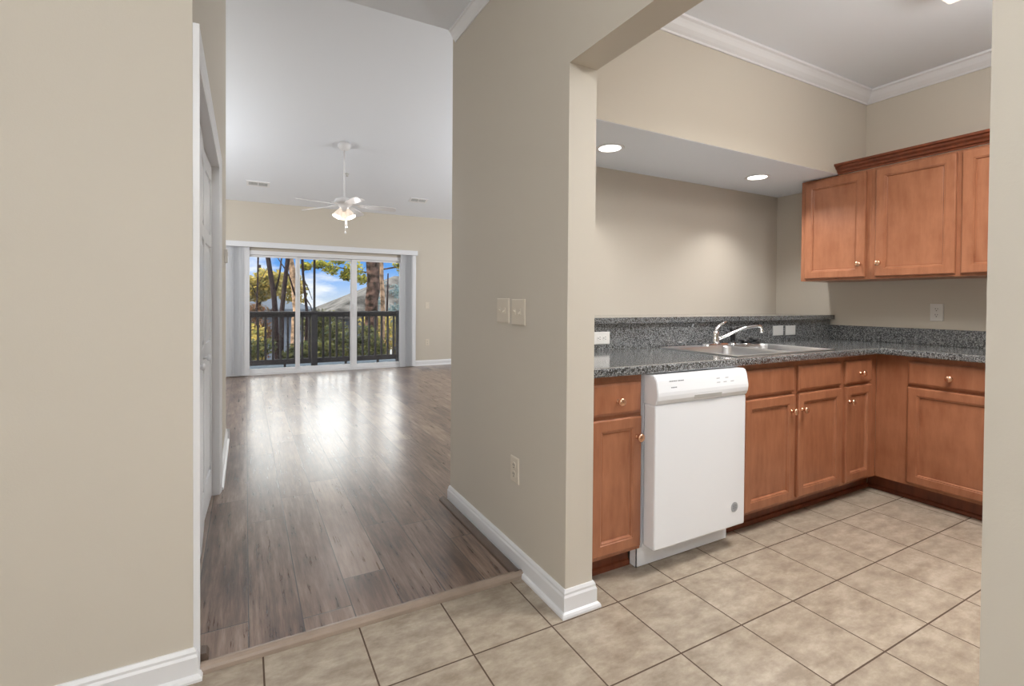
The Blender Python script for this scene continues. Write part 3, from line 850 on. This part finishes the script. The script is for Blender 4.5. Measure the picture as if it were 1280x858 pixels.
bm = nb(); lathe(bm, [(0.036, 0.0165), (0.037, 0.022), (0.034, 0.026), (0.010, 0.027)], (0, 0, 0), (0, 0, 1), 24); obj('rubber_ring', bm, M['black'], st, True)
st = thing('sink_plug', 'black rubber sink plug with a knob, right of the sprayer', 'sink plug', (fx + 0.375, fy - 0.005, fz))
bm = nb(); lathe(bm, [(0.034, 0), (0.035, 0.010), (0.030, 0.014), (0.012, 0.015), (0.010, 0.022), (0.030, 0.023), (0.031, 0.034), (0.026, 0.037)], (0, 0, 0), (0, 0, 1), 24); obj('plug_body', bm, M['black'], st, True)

# ------------------------------------------------------------------ wall cabinets on the right wall
XU = 3.700
def wall_cabinet(label, y1, w, cols, z0=1.352, z1=2.090):
    t = thing('wall_cabinet', label, 'wall cabinet', (XU, y1, 0), RXM, 'wall cabinets on the right kitchen wall')
    bm = nb(); box(bm, 0, w, 0.019, XR - XU - 0.002, z0, z1); obj('body', bm, M['wood'], t)
    bm = nb()
    box(bm, 0, cols[0][0] + 0.012, 0, 0.019, z0, z1); box(bm, cols[-1][1] - 0.012, w, 0, 0.019, z0, z1)
    for a, b in zip(cols, cols[1:]): box(bm, a[1] - 0.012, b[0] + 0.012, 0, 0.019, z0, z1)
    for c in cols:
        box(bm, c[0] + 0.012, c[1] - 0.012, 0.0005, 0.019, z0, z0 + 0.03); box(bm, c[0] + 0.012, c[1] - 0.012, 0.0005, 0.019, z1 - 0.03, z1)
    obj('face_frame', bm, M['wood'], t)
    for x0, x1, side in cols:
        d = door_front(t, x0, x1, z0 + 0.016, z1 - 0.014, -0.0005, fw=0.058)
        knob(d, x1 - 0.030 if side == 'r' else x0 + 0.026, -FD, z0 + 0.103)
    return t
wall_cabinet('single door wood wall cabinet at the far end under the soffit', 2.166, 0.459, [(0.032, 0.430, 'r')])
wall_cabinet('double door wood wall cabinet, nearer the viewer of the two', 1.706, 0.880, [(0.028, 0.436, 'l'), (0.462, 0.852, 'r')])
bm = nb()
cpf = [(0.0, 2.092), (-0.010, 2.092), (-0.012, 2.102), (-0.022, 2.108), (-0.026, 2.120), (-0.042, 2.130), (-0.046, 2.142), (-0.060, 2.146), (-0.062, 2.160), (0.0, 2.160)]
prism(bm, [(XU + a, b) for a, b in cpf], 0.826, YS - 0.002, 'y')
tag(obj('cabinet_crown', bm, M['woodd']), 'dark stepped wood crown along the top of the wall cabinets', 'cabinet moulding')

# ------------------------------------------------------------------ ceiling lights
kl = thing('ceiling_light', 'box ceiling light with warm lit diffuser over the kitchen floor', 'ceiling light', (2.45, 0.80, ZC))
bm = nb(); box(bm, -0.605, 0.605, -0.30, 0.30, -0.035, 0.0); obj('housing', bm, M['trim'], kl)
bm = nb(); box(bm, -0.598, 0.598, -0.293, 0.293, -0.085, -0.035, 0.012, 3); obj('diffuser', bm, M['lit'], kl)
for rx, lab in ((1.905, 'round recessed light in the soffit beside the partition wall'), (3.272, 'round recessed light in the soffit nearest the wall cabinets')):
    t = thing('recessed_light', lab, 'recessed light', (rx, 2.235, ZS), group='recessed soffit lights')
    bm = nb(); lathe(bm, [(0.062, -0.001), (0.082, -0.001), (0.085, -0.004), (0.080, -0.007), (0.064, -0.005), (0.062, -0.001)], (0, 0, 0), (0, 0, 1), 32, cap=False); obj('trim_ring', bm, M['fan'], t, True)
    bm = nb(); lathe(bm, [(0.063, -0.005), (0.063, -0.002)], (0, 0, 0), (0, 0, 1), 32); obj('lens', bm, M['recess'], t)
t = thing('ceiling_light', 'round flush ceiling light in the entry behind the viewer', 'ceiling light', (0.0, -0.90, ZC))
bm = nb(); lathe(bm, [(0.19, 0), (0.19, -0.03), (0.17, -0.07), (0.10, -0.10), (0.0, -0.105)], (0, 0, 0), (0, 0, 1), 28); obj('dome', bm, M['lit'], t, True)

t = thing('entry_fill_stand', 'slim steel stand of the added fill light in the entry behind the viewer', 'floor lamp', (-0.80, -1.0, 0))  # unseen stand, made up to carry the added entry fill
bm = nb(); lathe(bm, [(0.14, 0), (0.14, 0.02), (0.02, 0.03), (0.012, 0.04), (0.012, 1.05)], (0, 0, 0), (0, 0, 1), 24); obj('stand', bm, M['chrome'], t, True)

# ------------------------------------------------------------------ ceiling fan
FX, FY = 1.140, 6.55
zt = vault(FY)
fan = thing('ceiling_fan', 'white five blade ceiling fan with lit glass shades in the living room', 'ceiling fan', (FX, FY, 2.43))
bm = nb(); lathe(bm, [(0.080, zt - 2.43 + 0.02), (0.080, zt - 2.43 - 0.03), (0.055, zt - 2.43 - 0.065), (0.02, zt - 2.43 - 0.08)], (0, 0, 0), (0, 0, 1), 24); obj('mounting_canopy', bm, M['fan'], fan, True)
bm = nb(); tube(bm, [(0, 0, 0.08), (0, 0, zt - 2.43 - 0.06)], 0.012, 12); obj('downrod', bm, M['fan'], fan, True)
bm = nb(); lathe(bm, [(0.02, 0.10), (0.045, 0.095), (0.11, 0.075), (0.125, 0.045), (0.120, 0.015), (0.085, -0.005), (0.06, -0.03), (0.055, -0.07), (0.02, -0.085)], (0, 0, 0), (0, 0, 1), 28); obj('motor_housing', bm, M['fan'], fan, True)
for k in range(5):
    a = radians(-2 - 9.8 + 72 * k)
    bm = nb()
    box(bm, 0.10, 0.20, -0.018, 0.018, -0.003, 0.003)
    ba = obj('blade_arm', bm, M['fan'], fan, loc=(0, 0, 0.008)); ba.rotation_euler = (0, 0, a)
    bm = nb()
    prism(bm, [(0.17, -0.045), (0.30, -0.058), (0.58, -0.066), (0.64, -0.060), (0.665, -0.035), (0.665, 0.035), (0.64, 0.060), (0.58, 0.066), (0.30, 0.058), (0.17, 0.045)], -0.003, 0.003, 'z')
    bl = obj('blade', bm, M['fan'], fan, loc=(0, 0, 0.004)); bl.rotation_euler = (Matrix.Rotation(a, 3, 'Z') @ Matrix.Rotation(radians(2.5), 3, 'Y') @ Matrix.Rotation(radians(-12), 3, 'X')).to_euler()
for k in range(3):
    a = radians(200 + 120 * k)
    ax = Vector((cos(a) * 0.46, sin(a) * 0.46, -0.86)).normalized()
    org = Vector((cos(a) * 0.045, sin(a) * 0.045, -0.055))
    bm = nb(); lathe(bm, [(0.022, 0.0), (0.026, 0.02), (0.038, 0.045), (0.048, 0.075), (0.054, 0.105), (0.061, 0.122), (0.059, 0.122), (0.051, 0.105), (0.045, 0.075), (0.02, 0.025)], org, ax, 22, cap=False)
    obj('glass_shade', bm, M['shade'], fan, True)
    p = org + ax * 0.15
    lamp('fan_bulb', 'POINT', (FX + p.x, FY + p.y, 2.43 + p.z), 2.0, WARM, shadow_soft_size=0.04)
for dx, dy, l in ((0.012, -0.03, 0.27), (0.03, -0.02, 0.20)):
    bm = nb(); tube(bm, [(dx, dy, -0.07), (dx, dy, -0.07 - l)], 0.0022, 6); lathe(bm, [(0.003, 0.0), (0.011, -0.012), (0.012, -0.026), (0.004, -0.036)], (dx, dy, -0.07 - l), (0, 0, 1), 12); obj('pull_chain', bm, M['fan'], fan)
# small smoke/fire head and vents on the vault
def on_vault(name, label, cat, x, y, group=None):
    t = thing(name, label, cat, (x, y, vault(y)), group=group); t.rotation_euler = (-math.atan(SLOPE), 0, 0); return t
for x, y, lab in ((0.160, 7.82, 'white ceiling air vent above the left end of the sliding door'), (2.555, 7.80, 'white ceiling air vent above the right end of the sliding door')):
    t = on_vault('ceiling_vent', lab, 'air vent', x, y, 'ceiling vents by the window wall')
    bm = nb()
    for a in ((-0.15, 0.15, -0.075, -0.052), (-0.15, 0.15, 0.052, 0.075), (-0.15, -0.122, -0.052, 0.052), (0.122, 0.15, -0.052, 0.052), (-0.008, 0.008, -0.052, 0.052)): box(bm, a[0], a[1], a[2], a[3], -0.008, 0)
    obj('frame', bm, M['fan'], t)
    bm = nb(); box(bm, -0.122, 0.122, -0.052, 0.052, -0.0015, 0); obj('dark_backing', bm, M['ventd'], t)
    for k in range(4):
        bm = nb(); y0 = -0.036 + k * 0.024; prism(bm, [(y0 - 0.004, -0.002), (y0 + 0.001, -0.002), (y0 + 0.004, -0.008), (y0 - 0.001, -0.008)], -0.122, 0.122, 'x'); obj('louvre', bm, M['plateg'], t)
t = on_vault('sprinkler_head', 'tiny white fire sprinkler on the ceiling right of the fan rod', 'sprinkler', 1.300, 7.25)
bm = nb(); lathe(bm, [(0.03, 0), (0.028, -0.006), (0.010, -0.010), (0.010, -0.03), (0.02, -0.032), (0.02, -0.036)], (0, 0, 0), (0, 0, 1), 18); obj('sprinkler_body', bm, M['plateg'], t, True)

# ------------------------------------------------------------------ sliding glass door
wd = thing('window_1', 'white three panel sliding glass door to the deck', 'sliding door', (0, YW, 0.010), kind='structure')
bm = nb()
for a in ((WX0, WX0 + 0.05, 0.0, WZ1), (WX1 - 0.05, WX1, 0.0, WZ1), (WX0 + 0.05, WX1 - 0.05, 1.876, WZ1), (WX0 + 0.05, WX1 - 0.05, -0.02, 0.035)):
    box(bm, a[0], a[1], -0.012, 0.13, a[2], a[3] if a[3] < 1.9 else a[3] - 0.010)
obj('frame', bm, M['vframe'], wd)
px = [(-0.155, 0.740, 0.03), (0.722, 1.640, 0.06), (1.590, 2.505, 0.03)]
for i, (a, b, y) in enumerate(px):
    bm = nb()
    lft = 0.030 if i else 0.05
    gl = (a + 0.055 if i == 0 else a + 0.060, b - 0.030 if i < 2 else b - 0.085)
    gl = [(-0.06, 0.712), (0.782, 1.578), (1.680, 2.420)][i]
    box(bm, a, gl[0], y - 0.014, y + 0.014, 0.036, 1.872); box(bm, gl[1], b, y - 0.014, y + 0.014, 0.036, 1.872)
    box(bm, gl[0], gl[1], y - 0.014, y + 0.014, 0.036, 0.095); box(bm, gl[0], gl[1], y - 0.014, y + 0.014, 1.842, 1.872)
    pnl = obj('sash', bm, M['vframe'], wd)
    bm = nb(); box(bm, gl[0], gl[1], y - 0.003, y + 0.003, 0.095, 1.842); obj('pane', bm, M['glass'], pnl)
bm = nb(); box(bm, 1.615, 1.640, -0.012, 0.016, 0.90, 1.12, 0.004, 2); obj('handle', bm, M['vframe'], wd)
# vertical blinds
vb = thing('vertical_blind', 'white vertical blinds drawn to both sides of the sliding door', 'vertical blinds', (0, YW, 0))
bm = nb(); box(bm, -0.33, 2.715, -0.105, -0.098, 1.992, 2.075, 0.002, 1); box(bm, 2.708, 2.715, -0.098, -0.002, 1.992, 2.075); box(bm, -0.33, -0.323, -0.098, -0.002, 1.992, 2.075); box(bm, -0.32, 2.705, -0.098, -0.002, 2.060, 2.068)
obj('valance', bm, M['blind'], vb)
bm = nb(); box(bm, -0.31, 2.70, -0.075, -0.040, 2.005, 2.035); obj('headrail', bm, M['blind'], vb)
random.seed(4)
vxs = [-0.315 + 0.030 * k for k in range(12)] + [2.452 + 0.030 * k for k in range(8)]
for k, x in enumerate(vxs):
    bm = nb()
    W2 = 0.042
    pts = [(-W2 + 2 * W2 * q / 6, 0.006 * (1 - ((q - 3) / 3) ** 2)) for q in range(7)]
    prism(bm, pts + [(a, b - 0.0012) for a, b in pts[::-1]], 0.024, 2.006, 'z')
    v = obj('vane', bm, M['blind'], vb, loc=(x, -0.058, 0)); v.rotation_euler = (0, 0, radians(30 + random.uniform(-13, 13)))

# ------------------------------------------------------------------ outside: deck
bm = nb()
for k in range(14):
    y0 = YW + 0.17 + k * 0.145
    box(bm, -2.5, 3.1, y0, y0 + 0.138, -0.125, -0.085)
box(bm, -2.5, 3.1, 10.56, 10.60, -0.42, -0.087)
struct('floor_deck', bm, M['deck'], 'weathered blue grey deck boards outside the sliding door', 'deck')
rl = thing('deck_railing', 'dark wood deck railing with square balusters outside the glass', 'railing', (0, 10.0, 0))
bm = nb(); box(bm, -2.4, 2.86, -0.065, 0.065, 0.932, 0.968, 0.004, 1); box(bm, -2.4, 2.86, -0.02, 0.02, 0.862, 0.932); obj('top_rail', bm, M['rail'], rl)
bm = nb(); box(bm, -2.4, 2.86, -0.022, 0.022, -0.035, 0.062); obj('bottom_rail', bm, M['rail'], rl)
for x in (-2.35, 1.185, 2.86):
    bm = nb(); box(bm, x - 0.055, x + 0.055, -0.05, 0.05, -0.085, 0.985, 0.004, 1); obj('newel_post', bm, M['rail'], rl)
for x in (-1.6, -0.5, 0.66, 1.78, 2.42):
    bm = nb(); box(bm, x - 0.02, x + 0.02, -0.02, 0.02, -0.085, -0.035); obj('support_block', bm, M['rail'], rl)
k = 0
x = -2.22
while x < 2.80:
    if abs(x - 1.185) > 0.08:
        bm = nb(); box(bm, x - 0.019, x + 0.019, -0.019, 0.019, 0.06, 0.864); obj('baluster', bm, M['rail'], rl)
    x += 0.1275
bm = nb(); box(bm, 1.165, 1.205, 9.98, 10.02, 0.985, 3.2)
tag(obj('screen_post', bm, M['rail']), 'slim dark post rising from the railing newel outside', 'post')
# roof over the deck and the outside of this house
bm = nb(); box(bm, -2.6, 3.2, YW + 0.17, 10.2, 3.2, 3.3)
struct('roof_deck', bm, M['outwall'], 'roof over the deck above the sliding door', 'porch roof')
bm = nb(); prism(bm, [(-3.4, ZC + 0.13), (YPE - 0.15, 5.0), (YPE - 0.15, 5.1), (-3.4, ZC + 0.25)], -2.4, 6.2, 'x')
struct('roof', bm, M['outwall'], 'roof above the flat ceiling, out of view', 'roof')

# ------------------------------------------------------------------ outside: ground, houses, trees
bm = nb()
rnd = random.Random(2)
nx, ny = 26, 26
grid = [[bm.verts.new((-30 + 80 * i / nx, 8.7 + 70 * j / ny, -3.2 + rnd.uniform(-0.15, 0.15) + 0.02 * j)) for j in range(ny + 1)] for i in range(nx + 1)]
for i in range(nx):
    for j in range(ny): bm.faces.new((grid[i][j], grid[i + 1][j], grid[i + 1][j + 1], grid[i][j + 1]))
struct('ground', bm, M['earth'], 'leaf covered ground below the deck', 'ground', True)

def house(name, label, x0, x1, y0, y1, zb, ze, zr, wallm, roofm, axis='x', hip=1.5, over=0.5):
    t = thing(name, label, 'house', ((x0 + x1) / 2, (y0 + y1) / 2, zb))
    cx, cy = (x0 + x1) / 2, (y0 + y1) / 2
    X, Y = (x1 - x0) / 2, (y1 - y0) / 2
    bm = nb(); box(bm, -X, X, -Y, Y, 0, ze - zb); obj('walls', bm, wallm, t)
    bm = nb()
    a, b = X + over, Y + over
    e = ze - zb; r = zr - zb
    if axis == 'x': rd = [(-a + hip, 0), (a - hip, 0)]
    else: rd = [(0, -b + hip), (0, b - hip)]
    c = [bm.verts.new(v) for v in ((-a, -b, e), (a, -b, e), (a, b, e), (-a, b, e))]
    c2 = [bm.verts.new(v) for v in ((-a, -b, e - 0.2), (a, -b, e - 0.2), (a, b, e - 0.2), (-a, b, e - 0.2))]
    q = [bm.verts.new((u, v, r)) for u, v in rd]
    if axis == 'x':
        for f in ((c[0], c[1], q[1], q[0]), (c[2], c[3], q[0], q[1]), (c[1], c[2], q[1]), (c[3], c[0], q[0])): bm.faces.new(f)
    else:
        for f in ((c[1], c[2], q[1], q[0]), (c[3], c[0], q[0], q[1]), (c[0], c[1], q[0]), (c[2], c[3], q[1])): bm.faces.new(f)
    for i in range(4): bm.faces.new((c2[i], c2[(i + 1) % 4], c[(i + 1) % 4], c[i]))
    bm.faces.new(c2[::-1])
    obj('roof', bm, roofm, t)
    for k in range(3):
        wx = -X + (k + 0.6) * (2 * X) / 3.4
        bm = nb(); box(bm, wx - 0.55, wx + 0.55, -Y - 0.05, -Y + 0.02, e - 2.2, e - 0.8); wf = obj('window', bm, M['vframe'], t)
        bm = nb(); box(bm, wx - 0.48, wx + 0.48, -Y - 0.07, -Y - 0.04, e - 2.13, e - 0.87); obj('pane', bm, M['pane'], wf)
    return t
house('neighbour_house', 'pale blue neighbouring house with grey roof, left through the glass', -8.5, 2.6, 26, 33, -3, 0.75, 3.3, M['siding'], M['roofg'], 'y', 3.0)
house('neighbour_house', 'neighbouring house with a broad tan hipped roof, centre through the glass', 3.8, 15, 23.4, 31, -3, 0.55, 2.6, M['siding'], M['roofb'], 'x', 4.2)
house('neighbour_house', 'grey roofed house farther back, right through the glass', 10.5, 24, 34, 44, -3, 1.2, 4.6, M['siding'], M['roofg'], 'x', 4.5)

def trunk(bm, pts, rad, seg=10): tube(bm, pts, rad, seg)
def leaves(bm, rnd, c, r, n, s, flatz=0.7):
    for _ in range(n):
        d = Vector((rnd.gauss(0, 1), rnd.gauss(0, 1), rnd.gauss(0, 1))).normalized() * (rnd.random() ** 0.45)
        p = Vector(c) + Vector((d.x * r, d.y * r, d.z * r * flatz))
        a = Vector((rnd.gauss(0, 1), rnd.gauss(0, 1), rnd.gauss(0, 1))).normalized()
        b = a.orthogonal().normalized()
        q = s * rnd.uniform(0.6, 1.4)
        bm.faces.new([bm.verts.new(p + a * q), bm.verts.new(p + b * q * 0.5), bm.verts.new(p - a * q), bm.verts.new(p - b * q * 0.5)])
def tree(name, label, base, top, r0, r1, bark, branches=(), clumps=(), leaf=None, seed=1, group='trees beyond the deck', mids=(), ls=0.12):
    rnd = random.Random(seed)
    t = thing(name, label, 'tree', base, group=group)
    B_ = Vector(base)
    pts = [B_] + [Vector(m) for m in mids] + [Vector(top)]
    n = len(pts)
    bm = nb()
    fine = []
    for i in range(n - 1):
        for k in range(4):
            p = pts[i].lerp(pts[i + 1], k / 4); fine.append(p + Vector((rnd.uniform(-1, 1), rnd.uniform(-1, 1), 0)) * r0 * 0.18)
    fine.append(pts[-1])
    tube(bm, [p - B_ for p in fine], [(r0 + (r1 - r0) * i / (len(fine) - 1)) * rnd.uniform(0.93, 1.07) for i in range(len(fine))], 12)
    obj('trunk', bm, bark, t, True)
    for br in branches:
        bm = nb(); tube(bm, [Vector(p) - B_ for p in br[0]], [br[1] * (1 - 0.6 * i / (len(br[0]) - 1)) for i in range(len(br[0]))], 7); obj('branch', bm, bark, t, True)
    if clumps:
        bm = nb()
        for c, r, k in clumps: leaves(bm, rnd, Vector(c) - B_, r, k, ls)
        obj('foliage', bm, leaf, t)
    return t
ZG = -3.1
tree('dark_trunk_tree', 'leaning dark tree trunk nearest the left edge of the glass', (0.92, 16, ZG), (0.50, 16, 5.5), 0.085, 0.06, M['barkd'], mids=[(0.80, 16, 0.85), (0.60, 16, 2.45)], seed=1,
     branches=[([(0.74, 16, 1.2), (0.90, 16, 1.9), (0.98, 16, 2.6), (0.96, 16, 3.4)], 0.035), ([(0.78, 16, 1.0), (0.55, 16, 0.7), (0.42, 16, 0.3)], 0.03)])
tree('dark_trunk_tree', 'upright dark purple trunk left of the pale curved trunk', (0.84, 15, ZG), (1.13, 15, 5.2), 0.070, 0.056, M['barkd'], mids=[(0.91, 15, 0.87), (1.05, 15, 2.32)], seed=2,
     branches=[([(1.26, 15, 1.32), (1.09, 15, 1.90), (0.76, 15, 2.45)], 0.028)])
tree('pale_trunk_tree', 'sunlit pale curved tree trunk beside the first mullion of the sliding door', (1.36, 17, ZG), (1.10, 17, 5.5), 0.12, 0.09, M['barkl'], mids=[(1.45, 17, 0.6), (1.42, 17, 1.5), (1.28, 17, 2.5)], seed=3)
tree('thin_trunk_tree', 'thin bare trunk between the first mullion and the screen post', (1.70, 17, ZG), (1.55, 17, 5.5), 0.05, 0.035, M['barkd'], mids=[(1.78, 17, 0.8), (1.64, 17, 2.4)], seed=4,
     branches=[([(1.72, 17, 1.3), (1.9, 17, 1.0), (2.02, 17, 0.5)], 0.025), ([(1.68, 17, 1.9), (1.85, 17, 1.5), (1.95, 17, 1.2)], 0.02)])
tree('slender_tree', 'slender bare sapling at the far left of the glass', (0.30, 15.5, ZG), (0.36, 15.5, 4.0), 0.03, 0.02, M['barkd'], mids=[(0.28, 15.5, 0.9)], seed=5,
     branches=[([(0.3, 15, 1.2), (0.15, 15, 1.6), (0.0, 15, 1.7)], 0.015), ([(0.31, 15, 1.6), (0.45, 15, 1.9), (0.6, 15, 2.2)], 0.012)])
tree('pine_tree', 'thick rough pine trunk in the right glass panel', (3.66, 16, ZG), (3.80, 16, 6), 0.235, 0.20, M['bark'], mids=[(3.68, 16, 0.8), (3.73, 16, 2.4)], seed=6)
tree('twin_trunk_tree', 'medium brown trunk just right of the thick pine', (4.06, 16.4, ZG), (3.98, 16.4, 6), 0.085, 0.06, M['barkl'], mids=[(4.16, 16.4, 0.8), (4.09, 16.4, 2.2)], seed=7)
rr = random.Random(9)
cl_ = [((rr.uniform(-1.6, 2.3), 21.5 + rr.uniform(-1, 1), rr.uniform(1.3, 2.35)), rr.uniform(0.30, 0.55), 200) for _ in range(30)]
tree('autumn_tree', 'broad tree with yellow green autumn leaves behind the left trunks', (0.4, 21.8, ZG), (0.5, 21.8, 2.6), 0.12, 0.05, M['barkd'], clumps=cl_, leaf=M['leafy'], seed=10, ls=0.085)
cl_ = [((x, 18.5, z), r, 200) for x, z, r in ((2.35, 2.5, 0.25), (2.75, 2.35, 0.35), (3.0, 2.7, 0.3), (3.35, 2.15, 0.28), (3.6, 2.4, 0.4), (3.9, 2.0, 0.3), (3.3, 2.05, 0.2), (1.9, 2.4, 0.2), (5.6, 2.35, 0.35), (5.3, 2.6, 0.25))]
tree('pine_bough_tree', 'pine with sunlit yellow green needle clumps against the blue sky', (6.4, 18.8, ZG), (6.3, 18.8, 5.0), 0.14, 0.08, M['bark'], clumps=cl_, leaf=M['leafp'], seed=11, ls=0.07,
     branches=[([(6.3, 18.7, 2.3), (5.2, 18.5, 2.5), (4.0, 18.5, 2.25), (3.0, 18.5, 2.4), (2.2, 18.5, 2.5)], 0.04)])
cl_ = [((rr.uniform(4.9, 6.6), 21.3 + rr.uniform(-.3, .3), rr.uniform(0.2, 1.9)), rr.uniform(0.3, 0.6), 90) for _ in range(9)]
tree('grey_green_tree', 'blue grey twiggy tree at the right edge of the glass', (5.5, 21.3, ZG), (5.6, 21.3, 2.4), 0.08, 0.03, M['barkd'], clumps=cl_, leaf=M['leafb'], seed=12, ls=0.07)
for i, (x, y, z, r, lf, lab) in enumerate((
        (-0.1, 13.0, -0.55, 0.62, 'leafd', 'dark leafy shrub below the railing at the left edge of the glass'),
        (1.35, 13.0, -0.60, 0.62, 'leafd', 'dark leafy shrub below the railing behind the first mullion'),
        (2.75, 13.0, -0.55, 0.62, 'leafd', 'dense green shrub below the railing left of the second mullion'),
        (4.2, 13.0, -0.60, 0.62, 'leafd', 'dark green shrub below the railing right of the thick pine'),
        (-0.1, 14.7, -0.35, 0.60, 'leafy', 'yellow green shrub behind the balusters left of the first mullion'),
        (2.0, 14.5, -0.30, 0.60, 'leafd', 'deep green shrub just right of the newel post'),
        (3.4, 14.6, -0.40, 0.50, 'leafd', 'olive shrub between the second mullion and the thick pine'),
        (4.9, 14.5, -0.20, 0.62, 'leafy', 'yellow green shrub at the right end of the railing'),
        (0.0, 18.2, 0.10, 0.75, 'leafr', 'reddish brown shrub farther off behind the left balusters'),
        (2.5, 20.0, -0.1, 0.9, 'leafd', 'far green shrub in front of the tan roofed house'),
        (4.9, 20.0, -0.1, 0.9, 'leafy', 'far yellow shrub in front of the tan roofed house'))):
    rnd = random.Random(30 + i)
    t = thing('shrub', lab, 'shrub', (x, y, -3.1), group='shrubs below the deck')
    bm = nb()
    for k in range(5): tube(bm, [(0.05 * k - 0.1, 0, 0), (rnd.uniform(-.3, .3), rnd.uniform(-.2, .2), 1.2), (rnd.uniform(-.5, .5), rnd.uniform(-.3, .3), 3.1 + z + 0.4)], [0.03, 0.022, 0.008], 6)
    obj('stems', bm, M['barkd'], t)
    bm = nb()
    for k in range(15): leaves(bm, rnd, (rnd.uniform(-r * .72, r * .72), rnd.uniform(-.35, .35), 3.1 + z + rnd.uniform(-0.75, 0.75)), r * 0.55, 210, 0.06)
    obj('foliage', bm, M[lf], t)
